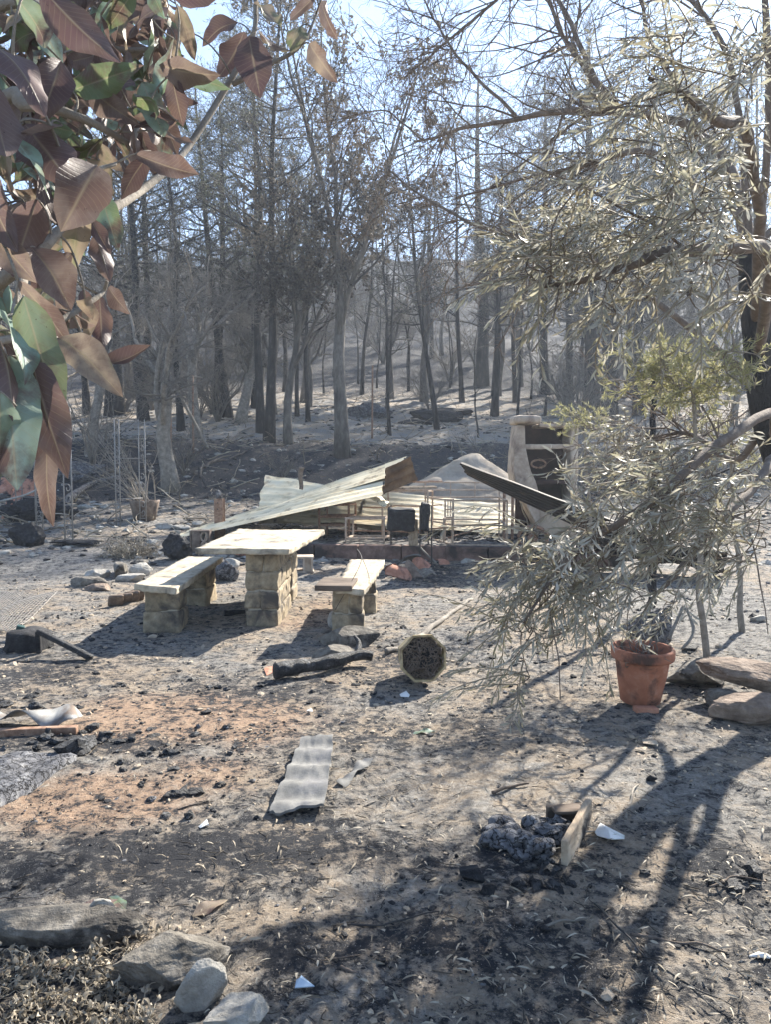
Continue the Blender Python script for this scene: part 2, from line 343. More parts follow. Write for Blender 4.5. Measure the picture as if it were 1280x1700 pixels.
MT['slab'] = mat('weathered slab', [(.25, (.30, .25, .18)), (.5, (.49, .42, .31)), (.75, (.62, .55, .43))], 9, bump=1, bs=45, bd=.008, stain=((.13, .12, .105), 4.5, .50, .68), stretch=(1, .6, 1))
MT['block'] = mat('tufa block', [(.25, (.17, .135, .09)), (.5, (.34, .275, .185)), (.75, (.50, .42, .30))], 12, bump=1, bs=40, bd=.012, stain=((.09, .08, .07), 4, .48, .66))
MT['mortar'] = mat('mortar', [(.3, (.36, .32, .25)), (.7, (.52, .47, .38))], 20, bump=.8, bs=70, bd=.006)
MT['terra'] = mat('terracotta', [(.25, (.24, .10, .06)), (.5, (.36, .15, .09)), (.75, (.46, .25, .18))], 9, bump=.7, bs=60, bd=.004, rough=.9, stain=((.09, .055, .045), 6, .50, .66))
MT['terrapale'] = mat('burnt terracotta', [(.25, (.24, .11, .07)), (.5, (.42, .20, .13)), (.75, (.52, .31, .23))], 7, bump=.5, bs=50, bd=.005, stain=((.05, .04, .04), 5, .5, .65))
MT['rust'] = mat('rusty steel', [(.25, (.12, .06, .04)), (.5, (.27, .165, .11)), (.75, (.42, .30, .22))], 22, bump=.5, bs=90, bd=.002, rough=.8)
MT['rustpale'] = mat('burnt pale steel', [(.25, (.30, .20, .14)), (.5, (.46, .35, .26)), (.75, (.60, .50, .40))], 16, bump=.4, bs=90, bd=.002, rough=.75)
MT['iron'] = mat('grey wrought iron', [(.3, (.20, .19, .18)), (.7, (.38, .36, .33))], 30, bump=.3, bs=90, bd=.001, rough=.6, metal=.3)
MT['irondark'] = mat('dark iron', [(.3, (.02, .02, .02)), (.7, (.07, .06, .055))], 30, bump=.3, bs=90, bd=.001, rough=.6)
MT['sheettop'] = mat('burnt cream roof sheet', [(.3, (.46, .35, .20)), (.45, (.76, .64, .42)), (.75, (.85, .76, .56))], 3.5, rough=.6, bump=.3, bs=12, bd=.008, stain=((.24, .17, .10), 2.8, .58, .70), spec=.25)
MT['sheetsoot'] = mat('sooty sheet underside', [(.3, (.012, .011, .011)), (.55, (.035, .03, .028)), (.72, (.12, .075, .045))], 3, rough=.7, bump=.3, bs=30, bd=.004, stretch=(1, 1, 1))
MT['sheetbrown'] = mat('scorched brown sheet', [(.3, (.05, .03, .02)), (.5, (.20, .12, .065)), (.75, (.36, .24, .13))], 3, rough=.65, bump=.2, bs=30, bd=.004)
MT['plaster'] = mat('sooty white plaster', [(.25, (.27, .21, .155)), (.5, (.46, .38, .30)), (.75, (.62, .54, .44))], 5, bump=.6, bs=30, bd=.006, stain=((.16, .12, .10), 2.4, .5, .68))
MT['soot'] = mat('soot', [(.3, (.02, .015, .014)), (.7, (.07, .04, .035))], 6, bump=.5, bs=40, bd=.005)
MT['brick'] = mat('scorched brick', [(.25, (.10, .06, .045)), (.5, (.20, .125, .10)), (.75, (.32, .22, .18))], 7, bump=.7, bs=40, bd=.006, stain=((.035, .03, .03), 2.0, .45, .62))
MT['conc'] = mat('concrete', [(.25, (.28, .26, .235)), (.6, (.45, .43, .39))], 9, bump=.6, bs=60, bd=.004)
MT['fibre'] = mat('fibre cement', [(.25, (.09, .09, .088)), (.5, (.17, .168, .16)), (.75, (.27, .26, .24))], 8, bump=.6, bs=90, bd=.004, stain=((.14, .14, .15), 5, .52, .7))
MT['zinc'] = mat('buckled zinc', [(.3, (.14, .14, .14)), (.7, (.30, .30, .29))], 9, rough=.6, metal=.3, bump=.2, bs=40, bd=.003, stain=((.14, .11, .09), 6, .52, .68))
MT['wood'] = mat('bare wood', [(.3, (.24, .175, .12)), (.5, (.42, .33, .235)), (.7, (.55, .46, .35))], 12, bump=.8, bs=50, bd=.006, stretch=(1, .2, 1), stain=((.05, .04, .035), 9, .58, .68))
MT['boarddark'] = mat('dark board', [(.3, (.06, .045, .035)), (.7, (.20, .155, .12))], 14, bump=.6, bs=50, bd=.004, stretch=(.2, 1, 1))
MT['sand'] = mat('pale ash and sand', [(.25, (.32, .25, .18)), (.5, (.44, .36, .27)), (.75, (.53, .45, .35))], 3, bump=.9, bs=30, bd=.02, stain=((.22, .19, .16), 1.5, .55, .75))
MT['glass'] = mat('bluish plastic', [(.3, (.22, .32, .45)), (.7, (.42, .52, .62))], 8, rough=.3, bump=.1)
MT['white'] = mat('white scrap', [(.3, (.6, .6, .58)), (.7, (.75, .75, .72))], 8, rough=.6, bump=.2)
MT['leafgreen'] = leafmat('broad leaf', [(0, (.10, .063, .062)), (.30, (.20, .15, .125)), (.52, (.34, .27, .19)), (.62, (.14, .17, .075)), (.85, (.16, .22, .125)), (1, (.26, .37, .31))],
                          [(0, (.115, .07, .068)), (.35, (.22, .165, .14)), (.55, (.35, .275, .195)), (.66, (.16, .18, .09)), (.85, (.21, .26, .17)), (1, (.29, .37, .30))], .36, .5, .35, blotch=((.13, .085, .07), 14))
MT['olive'] = leafmat('slender leaf', [(0, (.17, .14, .085)), (.35, (.28, .255, .175)), (.7, (.35, .34, .25)), (1, (.50, .475, .37))], [(0, (.29, .26, .19)), (.5, (.41, .39, .32)), (1, (.56, .535, .47))], .4, .5, .4)
MT['yellowleaf'] = leafmat('yellow green needles', [(0, (.22, .22, .08)), (.5, (.38, .37, .17)), (1, (.50, .47, .26))], [(0, (.30, .28, .14)), (1, (.48, .45, .28))], .35, .6, .2)
MT['deadleaf'] = leafmat('dead brown leaf', [(0, (.04, .035, .032)), (.5, (.11, .09, .07)), (1, (.20, .17, .125))], [(0, (.06, .05, .045)), (1, (.22, .185, .14))], .2, .7, .2)
MT['greenleaf'] = leafmat('dull green leaf', [(0, (.05, .055, .035)), (.5, (.10, .11, .065)), (1, (.20, .20, .13))], [(0, (.08, .08, .055)), (1, (.22, .21, .15))], .25, .6, .3)
MT['straw'] = leafmat('straw', [(0, (.12, .10, .075)), (.5, (.30, .255, .19)), (1, (.52, .46, .36))], [(0, (.15, .125, .09)), (1, (.5, .44, .35))], .2, .7, .2)
# ================================================================ the ground
def ground_material():
    m, t, b, o = newmat('burnt ground'); tc = t.nodes.new('ShaderNodeTexCoord'); co = tc.outputs['Object']
    at = lambda n: _n(t, 'ShaderNodeAttribute', attribute_name=n).outputs['Fac']
    n1 = noise(t, co, .9, 6, .62, .3); n2 = noise(t, co, 5.5, 8, .68, .2); n3 = noise(t, co, 38, 8, .75); n4 = noise(t, co, 170, 4, .7); n5 = noise(t, co, 15, 8, .78, .3)
    soil = ramp(t, n3, [(.3, (.21, .16, .115)), (.5, (.385, .315, .24)), (.68, (.52, .44, .35))])
    ash = ramp(t, n3, [(.3, (.10, .092, .082)), (.5, (.31, .295, .27)), (.68, (.50, .48, .45))])
    red = ramp(t, n3, [(.3, (.29, .19, .13)), (.5, (.45, .315, .22)), (.7, (.58, .45, .34))])
    def math_(op, a, b_):
        n = _n(t, 'ShaderNodeMath', operation=op); n.use_clamp = False
        for i, v in enumerate((a, b_)):
            if hasattr(v, 'links'): t.links.new(v, n.inputs[i])
            else: n.inputs[i].default_value = v
        return n.outputs[0]
    def thr(v, lo, hi): return ramp(t, v, [(lo, (0, 0, 0)), (hi, (1, 1, 1))])
    c = mixc(t, thr(math_('ADD', math_('MULTIPLY', n1, .6), math_('MULTIPLY', n2, .4)), .44, .56), soil, ash)
    c = mixc(t, thr(math_('ADD', at('ash'), math_('MULTIPLY', math_('SUBTRACT', n2, .5), .9)), .35, .6), c, ash)
    c = mixc(t, thr(math_('ADD', at('red'), math_('MULTIPLY', math_('SUBTRACT', n2, .5), 1.3)), .33, .72), c, red)
    # black char: patches + fine specks
    v1 = math_('ADD', math_('MULTIPLY', n2, .25), math_('MULTIPLY', n3, .30)); v1 = math_('ADD', v1, math_('MULTIPLY', n5, .45))
    v1 = math_('ADD', v1, math_('MULTIPLY', math_('SUBTRACT', at('char'), .5), .32))
    c = mixc(t, thr(v1, .475, .54), c, (.042, .043, .048))
    # white ash flecks
    v2 = _n(t, 'ShaderNodeTexVoronoi', Scale=95); t.links.new(co, v2.inputs[0])
    fl = ramp(t, v2.outputs['Distance'], [(.10, (1, 1, 1)), (.17, (0, 0, 0))]); fl = mixc(t, thr(n2, .5, .62), (0, 0, 0), fl)
    c = mixc(t, fl, c, (.55, .54, .52))
    t.links.new(c, b.inputs['Base Color']); b.inputs['Roughness'].default_value = .95; b.inputs['Specular IOR Level'].default_value = .15
    h = math_('ADD', math_('MULTIPLY', n3, 1.0), math_('MULTIPLY', n4, .5))
    bp = _n(t, 'ShaderNodeBump', Strength=1.0, Distance=.035); t.links.new(h, bp.inputs['Height']); t.links.new(bp.outputs[0], b.inputs['Normal'])
    return m
def build_ground():
    rr = np.concatenate([[.02], np.geomspace(.5, 620, 950)]); cy = -1.0
    af = np.linspace(-R(48), R(48), 560); ab = np.linspace(R(48), 2*math.pi-R(48), 70)[1:-1]; aa = np.concatenate([af, ab])
    X = rr[:, None]*np.sin(aa); Y = cy+rr[:, None]*np.cos(aa); Zz = Z(X, Y)
    near = np.clip((16-Y)/8, 0, 1); p2 = lambda k: np.stack([X*k, Y*k, 0*X], -1)
    Zz = Zz+near*(.010*fbm(p2(11), 3, 21)+.006*np.abs(fbm(p2(30), 2, 22)))+(1-near)*.03*fbm(p2(6), 3, 23)
    V = np.stack([X, Y, Zz], -1).reshape(-1, 3); n, k = len(rr), len(aa)
    i = np.arange(n-1)[:, None]*k+np.arange(k)[None]; j = np.arange(n-1)[:, None]*k+(np.arange(k)[None]+1) % k
    mb = MB(); mb.add(V, np.stack([i, i+k, j+k, j], -1).reshape(-1, 4)[:, ::-1]); o = mb.build('ground', ground_material(), origin=(0, 0, 0)); o['kind'] = 'structure'
    x, y = V[:, 0], V[:, 1]
    def blob(px, py, rx, ry, s=1):
        c = G(px, py); a = abs(G(px+rx, py)[0]-c[0]); e = abs(G(px, py-ry)[1]-c[1]) if ry else 1
        d = ((x-c[0])/a)**2+((y-c[1])/e)**2; return s*np.exp(-d*.8)
    red = np.maximum.reduce([blob(300, 1190, 230, 40), blob(150, 1330, 190, 55, 1), blob(420, 1200, 110, 35, .9), blob(560, 1010, 90, 30, .55), blob(330, 1290, 130, 45, .7), blob(490, 1035, 60, 20, .6)])
    ash = np.maximum.reduce([blob(120, 940, 260, 45, .7), blob(1180, 1010, 170, 60, 1.1), blob(870, 1350, 200, 60, .45), blob(1150, 1300, 200, 90, .5), blob(720, 1060, 140, 30, .6), blob(1000, 1250, 150, 60, .5)])
    ash = np.maximum(ash, np.clip((y-22)/3, 0, 1)*.35)
    char = .46+.0*x; 
    char = char+np.where((y > 20.5) & (y < 27), .26, 0)*np.clip((27.5-y)/2, 0, 1)*np.clip((y-20)/1.5, 0, 1)
    for a in ((420, 1150, 120, 25, .35), (250, 1450, 300, 50, .5), (60, 1120, 100, 30, .4), (130, 1235, 160, 14, .5), (700, 1560, 140, 50, .35), (480, 1590, 60, 30, .5), (1000, 1600, 130, 80, .3), (850, 1430, 90, 25, .45), (1210, 1450, 90, 70, .4), (600, 1230, 200, 30, .25),
              (700, 950, 60, 14, .6), (660, 1090, 80, 20, .3), (330, 1400, 200, 30, .35), (100, 1640, 140, 60, .5), (620, 1400, 160, 40, .2)): char = char+.42*blob(*a)
    char = char-blob(860, 1310, 160, 50, .25)-blob(620, 1480, 120, 25, .2)
    char = char-np.clip((y-27)/3, 0, 1)*.26+np.clip((y-36)/16, 0, 1)*.50
    for nm, v in (('red', red), ('ash', ash), ('char', char)):
        a = o.data.attributes.new(nm, 'FLOAT', 'POINT'); a.data.foreach_set('value', v.astype(np.float32))
build_ground()
# ================================================================ trees
def spawn(Pp, Rp, cnt, t0, t1, ang, angv, ln, lnv, fall, up, wig, n, rr, tip, rng, rmax=9, side=None):
    m, N, _ = Pp.shape; M_ = m*cnt; pi = np.repeat(np.arange(m), cnt)
    t = rng.uniform(t0, t1, M_); f = t*(N-1); i0 = np.minimum(f.astype(int), N-2); q = (f-i0)[:, None]
    pos = Pp[pi, i0]*(1-q)+Pp[pi, i0+1]*q; tg = nrm(Pp[pi, i0+1]-Pp[pi, i0]); rad = Rp[pi, i0]*(1-q[:, 0])+Rp[pi, i0+1]*q[:, 0]
    pr = nrm(np.cross(tg, rng.randn(M_, 3))); a = R(ang)+R(angv)*rng.randn(M_)
    d = nrm(tg*np.cos(a)[:, None]+pr*np.sin(a)[:, None])
    L = ln*(1-fall*(t-t0)/(t1-t0+1e-6))*np.clip(1+lnv*rng.randn(M_), .3, 2)
    out = [pos]; p = pos
    for k in range(n-1):
        d = nrm(d+wig*rng.randn(M_, 3)+np.array([0, 0, up])); p = p+d*(L/(n-1))[:, None]; out.append(p)
    r0 = np.minimum(np.minimum(rad*rr, rad*.9), rmax); Rr = r0[:, None]*(1-np.linspace(0, 1, n))[None]+tip*np.linspace(0, 1, n)[None]
    return np.stack(out, 1), np.maximum(Rr, tip)
def tufts(mb, Pt, per, ln, w_, rng, spread=.6, t0=.3, bend=.1, rn=None, down=0):
    """slender leaves or needles along twigs"""
    m, N, _ = Pt.shape; M_ = m*per; pi = np.repeat(np.arange(m), per); t = rng.uniform(t0, 1, M_); f = t*(N-1); i0 = np.minimum(f.astype(int), N-2); q = (f-i0)[:, None]
    pos = Pt[pi, i0]*(1-q)+Pt[pi, i0+1]*q; tg = nrm(Pt[pi, i0+1]-Pt[pi, i0])
    d = nrm(tg+spread*rng.randn(M_, 3)+np.array([0, 0, -down])); leaves(mb, pos, d, rng.randn(M_, 3), ln*rng.uniform(.6, 1.3, M_), w_*rng.uniform(.7, 1.3, M_), bend, 0, rng.uniform(0, 1, M_) if rn is None else np.clip(rn+.15*rng.randn(M_), 0, 1))
def trunkline(H, lean, rng, wob=.02, n=14):
    z = np.linspace(0, 1, n); pts = np.stack([lean[0]*z+wob*H*vn(np.stack([z*3+rng.rand()*9, 0*z, 0*z], -1), 1)*np.minimum(1, z*4), lean[1]*z+wob*H*vn(np.stack([z*3+rng.rand()*9, 0*z, 0*z], -1), 2)*np.minimum(1, z*4), H*z-.3*(z == 0)], -1)
    return pts
def protos(kind, seed, H, r0, lean=(0, 0), label='', cat='tree', group=None, bark='barkblack', twig='twigdark', lod=0):
    rng = np.random.RandomState(seed)
    names = {'pine': 'pine_tree', 'oak': 'oak_tree', 'bare': 'bare_tree', 'shrub': 'bare_shrub', 'snag': 'charred_tree'}
    root = thing(names[kind], label, cat, (0, 0, 0), group)
    T = trunkline(H, lean, rng, .012 if kind == 'pine' else .03)[None]; n = T.shape[1]; z = np.linspace(0, 1, n)
    Rr = (r0*(1-.85*z)+r0*.35*np.exp(-z*30))[None]
    mb = MB(); cr = MB(); lf = MB()
    if kind == 'pine':
        tubes(mb, T, Rr, 9)
        a, ar = spawn(T, Rr, 46 if not lod else 26, .30, .99, 82, 12, H*.23, .28, .62, .10, .10, 6, .42, .008, rng, .05)
        b, br = spawn(a, ar, 9 if not lod else 5, .2, 1, 42, 14, H*.075, .3, .3, .08, .16, 4, .6, .006, rng, .018)
        tubes(cr, a, ar, 4, cap=False); tubes(cr, b, br, 3, cap=False)
        c, c_ = spawn(b, br, 5 if not lod else 2, .2, 1, 40, 15, H*.028, .3, 0, .06, .2, 3, .7, .0032, rng, .0065); tubes(cr, c, c_, 3, cap=False)
        if lod < 2: tufts(lf, c[rng.rand(len(c)) < .8], 7, .13, .016, rng, .5)
    elif kind in ('oak', 'bare'):
        # forked: the trunk ends in 3-4 leaders
        Tt = T[:, :6]; tubes(mb, T[:, :7], Rr[:, :7], 10)
        L1, r1 = spawn(T[:, :7], Rr[:, :7], 5 if kind == 'oak' else 6, .55, 1, 24 if kind == 'oak' else 42, 8, H*.62 if kind == 'oak' else H*.55, .15, .1, .05 if kind == 'oak' else .0, .07 if kind == 'oak' else .14, 9, .62, .02, rng)
        tubes(mb, L1, r1, 7)
        a, ar = spawn(L1, r1, 9, .15, 1, 48, 14, H*.2, .3, .3, .03 if kind == 'oak' else -.02, .14, 6, .5, .010, rng, .05)
        b, br = spawn(a, ar, 7, .2, 1, 45, 16, H*.09, .3, .3, .02, .2, 5, .55, .005, rng, .015)
        tubes(cr, a, ar, 5, cap=False); tubes(cr, b, br, 3, cap=False)
        c, c_ = spawn(b, br, 6 if not lod else 3, .1, 1, 45, 18, H*.045, .3, .2, 0, .25, 4, .6, .0032, rng, .0065); tubes(cr, c, c_, 3, cap=False)
        if kind == 'oak':
            # leaves gather in clumps
            ce = c[:, -1]; dens = fbm(ce*.55+seed, 2, seed); sel = (dens > -.06) & (rng.rand(len(c)) < .8)
            zz = ce[:, 2]/H
            s1 = sel & (zz < .62); s2 = sel & (zz >= .62)
            if s1.any(): tufts(lf, c[s1], 8, .13, .065, rng, .9, .1, .2, .15, .4)
            if s2.any(): tufts(lf, c[s2], 8, .13, .06, rng, .9, .1, .2, .8, .1)
    elif kind == 'shrub':
        k = 9; a0 = rng.uniform(0, 6.28, k); L = []
        for q in range(k):
            s = np.linspace(0, 1, 7); o = rng.uniform(.5, 1)*H*.55; L.append(np.stack([np.cos(a0[q])*o*s**1.3, np.sin(a0[q])*o*s**1.3, H*s*rng.uniform(.6, 1)-.05], -1)+.04*H*rng.randn(7, 3)*s[:, None])
        L = np.array(L); Lr = np.repeat((r0*(1-.8*np.linspace(0, 1, 7)))[None], k, 0); tubes(mb, L, Lr, 5)
        a, ar = spawn(L, Lr, 7, .2, 1, 40, 14, H*.35, .3, .3, .02, .18, 5, .6, .004, rng, .02); tubes(cr, a, ar, 3, cap=False)
        b, br = spawn(a, ar, 6, .2, 1, 42, 14, H*.16, .3, .3, .0, .25, 4, .6, .003, rng, .01); tubes(cr, b, br, 3, cap=False)
    elif kind == 'snag':
        tubes(mb, T, Rr, 8)
        a, ar = spawn(T, Rr, 16, .25, .98, 70, 20, H*.10, .5, .2, .05, .15, 5, .4, .006, rng, .03); tubes(cr, a, ar, 3, cap=False)
        b, br = spawn(a, ar, 4, .2, 1, 42, 14, H*.04, .3, .3, .0, .25, 4, .6, .005, rng, .01); tubes(cr, b, br, 3, cap=False)
    mb.build('trunk', MT[bark], root); c = cr.build('branches', MT[twig], root)
    if lf.n: lf.build('foliage', {'pine': MT['greenleaf'], 'oak': MT['deadleaf']}[kind], root, attr=True)
    return root
def place(root, x, y, rz=0, sc=1, tilt=(0, 0), dz=0):
    root.location = (x, y, gz(x, y)+dz); root.rotation_euler = (tilt[0], tilt[1], rz); root.scale = (sc,)*3 if np.isscalar(sc) else sc
def at(px, py): g = G(px, py); return g[0], g[1]
# the forked tree with clumps of dead leaves in the middle
oak = protos('oak', 17, 13.5, .23, (.1, 0), 'tall forked grey tree with clumps of dead leaves, alone on the dark bank', bark='barkgrey'); place(oak, *at(568, 757), rz=.6)
oak2 = protos('oak', 8, 9.5, .15, (.9, 0), 'slim grey tree leaning right on the dark bank, second trunk left of the forked tree', bark='barkgrey'); place(oak2, *at(478, 738), rz=.2)
b1 = protos('bare', 3, 8.5, .20, (-.3, .2), 'smooth grey tree with a bent trunk at the left foot of the wood', bark='barkpale', twig='twiggrey'); place(b1, *at(327, 727), rz=2)
b2 = protos('bare', 12, 6.5, .24, (-.8, -.3), 'gnarled lichen-grey trunk with spreading pale bare branches behind the potted dead stems', bark='barkpale', twig='twiggrey'); place(b2, *at(285, 812), rz=1.2)
b3 = copy_thing(b1, (0, 0, 0), label='pale bare tree with drooping twigs behind the iron trellises'); place(b3, *at(150, 752), rz=4.1, sc=.85)
b4 = copy_thing(b2, (0, 0, 0), label='low tangled pale bare tree beside the twin dark pine trunks'); place(b4, *at(398, 700), rz=3.3, sc=.95)
PG = 'burnt pines of the wood behind the garden'
pA = protos('pine', 21, 14, .21, (.3, 0), 'thick blackened pine leaning left at the left of the pale terrace', 'pine tree', PG)
pB = protos('pine', 22, 17, .38, (-.2, .2), 'thickest black pine trunk of the wood, behind and right of the white barbecue', 'pine tree', PG)
pC = protos('pine', 23, 12, .11, (-.5, 0), 'thin black pine leaning left on the terrace above the pale mound', 'pine tree', PG, lod=1)
pD = protos('pine', 24, 15, .18, (.2, .2), 'straight dark pine in the wood', 'pine tree', PG)
sn = protos('snag', 25, 9, .07, (.4, 0), 'thin charred trunk in the wood', 'tree', 'thin charred trunks in the wood')
place(pA, *at(378, 693), rz=.3, tilt=(0, R(-6))); place(pB, *at(982, 692), rz=1); place(pC, *at(727, 713), rz=.5, tilt=(0, R(-6)))
place(pD, *at(423, 676), rz=.5); place(sn, *at(648, 723), rz=.5); sn['label'] = 'thin charred trunk standing just right of the grey fence post'; pD['label'] = 'straight dark pine just left of the twin dark stems'
for src, px, py, rz, sc, tl, lb in [
    (pA, 360, 686, 2.1, .95, -5, 'thick black pine standing close behind the leaning one at the left'),
    (pD, 433, 718, 1.1, .95, 0, 'left one of the twin dark pine stems left of the forked tree'),
    (pD, 446, 734, 3.9, 1.0, -2, 'right one of the twin dark pine stems left of the forked tree'),
    (pD, 300, 715, 2.2, .8, 1, 'dark pine between the bent grey tree and the iron trellis'),
    (pC, 511, 700, 1.7, .9, 9, 'slim dark pine leaning right just left of the forked tree'),
    (pC, 492, 690, 4.0, .9, 4, 'slim dark pine behind the leaning grey tree'),
    (pC, 600, 655, 2.5, 1.1, -3, 'slim black pine by the pile of dark rocks on the terrace'),
    (pC, 768, 667, .9, 1.25, -1, 'tall slim black pine right above the tip of the pale mound'),
    (pD, 820, 657, 5.2, .8, 0, 'slim dark pine midway between the mound and the white barbecue'),
    (pD, 857, 668, 1.9, .8, 1, 'slim dark pine directly behind the left side of the white barbecue'),
    (pA, 945, 665, 4.4, 1.05, -1, 'dark pine just left of the thickest black pine'),
    (pB, 1016, 694, 3.1, .72, 2, 'stout black pine just right of the thickest black pine'),
    (pA, 1042, 650, 5.5, .95, 9, 'black pine leaning right beyond the stout one on the right'),
    (pA, 1120, 660, 2.9, 1.1, 2, 'dark pine behind the yellow green shrub'),
    (pD, 1185, 650, 1.4, 1.2, 0, 'dark pine behind the grey green tree near the right edge'),
    (pB, 800, 640, 2.2, 1.15, 1, 'tall thick pine far behind the pale mound'), (pA, 905, 655, .7, 1.35, -2, 'tall dark pine rising behind the white barbecue'), (pB, 1090, 645, 4.9, 1.0, 2, 'thick black pine beyond the charred sapling'), (pA, 1150, 640, 5.9, 1.4, -1, 'tall dark pine rising above the yellow green shrub'), (pD, 1240, 650, .3, 1.35, 1, 'tall dark pine at the far right edge of the wood'), (pA, 1060, 690, 1.7, 1.1, 3, 'dark pine right of the stout black pine'),
    (pD, 60, 700, 1.4, 1.0, 0, 'dark pine behind the iron trellises at the left edge'),
    (pA, 180, 690, 2.4, .9, -2, 'dark pine behind the pale bare tree at the left'),
    (pD, 240, 680, 5.4, 1.1, 1, 'dark pine between the pale bare tree and the gnarled trunk')]:
    x, y = at(px, py); copy_thing(src, (x, y, gz(x, y)), rz, sc, lb, (0, R(tl)))
for px, py, rz, sc, tl, lb in [(795, 726, 1, .55, -6, 'thin charred sapling leaning left above the pale mound'), (905, 690, 2, .9, -5, 'thin brown charred trunk right behind the barbecue'), (882, 662, 3, .9, 0, 'thin charred trunk left of the dark pine by the barbecue'),
    (748, 645, 4, .8, 3, 'thin charred trunk just left of the tall slim black pine'), (625, 645, 5, .9, 0, 'thin charred trunk behind the grey fence post'), (680, 640, 6, .9, -4, 'thin charred trunk behind the dark hummock on the terrace'), (537, 655, .7, .9, 2, 'thin charred trunk close behind the forked tree')]:
    x, y = at(px, py); copy_thing(sn, (x, y, gz(x, y)), rz, sc, lb, (0, R(tl)))
for px, py, rz, sc, lb in [(505, 668, 2.2, 1.02, 'forked tree with dead leaf clumps, behind and left of the one on the bank'), (705, 668, 4.4, .92, 'forked tree with dead leaf clumps above the dark hummocks on the terrace'), (862, 640, 1.0, 1.15, 'forked tree with dead leaf clumps far behind the white barbecue'), (1100, 640, 3.4, 1.2, 'forked tree with dead leaf clumps behind the olive tree'), (215, 660, 5.2, 1.0, 'forked tree with dead leaf clumps far behind the pale bare tree')]:
    x, y = at(px, py); copy_thing(oak, (x, y, gz(x, y)), rz, sc, lb)
# the wood further up the slope
rng = np.random.RandomState(77)
WL = 'one of many bare burnt trees crowding the slope at the back of the wood'
fp = protos('pine', 31, 12, .18, (.2, 0), WL, 'tree', 'burnt trees on the slope behind', lod=2)
fb = protos('bare', 32, 9, .17, (.2, .1), WL, 'tree', 'burnt trees on the slope behind', bark='barkgrey', twig='twiggrey', lod=1)
fs = protos('snag', 33, 9, .08, (.2, .1), WL, 'tree', 'burnt trees on the slope behind')
first = {0: fp, 1: fb, 2: fs}; used = set(); cnt = 0; pts = []
while cnt < 230:
    y = 33+(rng.rand()**1.0)*85; x = rng.uniform(-.72, .72)*y
    if any((x-a)**2+(y-b)**2 < (1.1+y*.015)**2 for a, b in pts): continue
    pts.append((x, y)); k = rng.choice(3, p=[.34, .5, .16]); src = first[k]; sc = rng.uniform(.75, 1.25); rz = rng.uniform(0, 6.28); tl = R(rng.uniform(-4, 4))
    if k not in used: used.add(k); place(src, x, y, rz, sc)
    else: copy_thing(src, (x, y, gz(x, y)), rz, sc, None, (0, tl))
    cnt += 1
SG = 'leafless shrubs on the bank and terrace'; SLB = 'one of the leafless burnt shrubs scattered under the trees of the wood'
sh = protos('shrub', 41, 1.6, .02, label=SLB, cat='shrub', group=SG, bark='twiggrey', twig='twiggrey'); pl = False
for k in range(100):
    y = rng.uniform(31, 100) if k > 8 else rng.uniform(21.5, 27); x = rng.uniform(-.6, .6)*y
    if abs(x) < 1.2 and y < 28: x += 3
    if not pl: place(sh, x, y); pl = True
    else: copy_thing(sh, (x, y, gz(x, y)), rng.uniform(0, 6), rng.uniform(.6, 1.5)*(1 if y < 30 else 1.3+y*.018))
# bare saplings just right and left of the arches (nearer scrub)
sh2 = protos('shrub', 43, 3.0, .03, label='tall pale leafless shrub leaning over the iron trellises at the left', cat='shrub', bark='twiggrey', twig='twiggrey'); place(sh2, *at(155, 790))
x, y = at(330, 700); copy_thing(sh2, (x, y, gz(x, y)), 2, 1.1, 'tall pale leafless shrub tangled round the bent grey tree')
x, y = at(990, 725); copy_thing(sh2, (x, y, gz(x, y)), 3, .8, 'leafless shrub behind the right end of the dark roof sheet')
# ================================================================ stone table and benches
def block_pier(parent, x0, x1, y0, y1, z0, z1, courses, seed, name='pedestal', split=True, skew=0):
    """a pier of rough tufa blocks laid in courses with mortar, one mesh"""
    mb = MB(); rs = np.random.RandomState(seed); h = (z1-z0)/courses
    for c in range(courses):
        n = 2 if (split and c % 2 == seed % 2) else 1
        xs = [x0, x0+(x1-x0)*rs.uniform(.42, .58), x1] if n == 2 else [x0, x1]
        ny = max(1, int(round((y1-y0)/.38))); ys = np.linspace(y0, y1, ny+1)+(rs.uniform(-.05, .05, ny+1) if ny > 1 else 0); ys[0] = y0; ys[-1] = y1
        for i in range(n):
            for j in range(ny):
                g = .004; ex = rs.uniform(-.008, .012, 4); tp = skew*(1-(c+.5)/courses)
                rbox(mb, ((xs[i]+xs[i+1])/2, (ys[j]+ys[j+1])/2, z0+h*(c+.5)), (xs[i+1]-xs[i]-2*g+ex[0]+tp, ys[j+1]-ys[j]-2*g+ex[1]+tp, h-2*g), rot(0, 0, rs.uniform(-.02, .02)), .020, .016, 11, seed*7+c*3+i+j*5, .025)
    rbox(mb, ((x0+x1)/2, (y0+y1)/2, (z0+z1)/2), (x1-x0-.03, y1-y0-.03, z1-z0-.02), None, .01, .006, 9, seed, .05, mat=1)
    return mb.build(name, [MT['block'], MT['mortar']], parent)
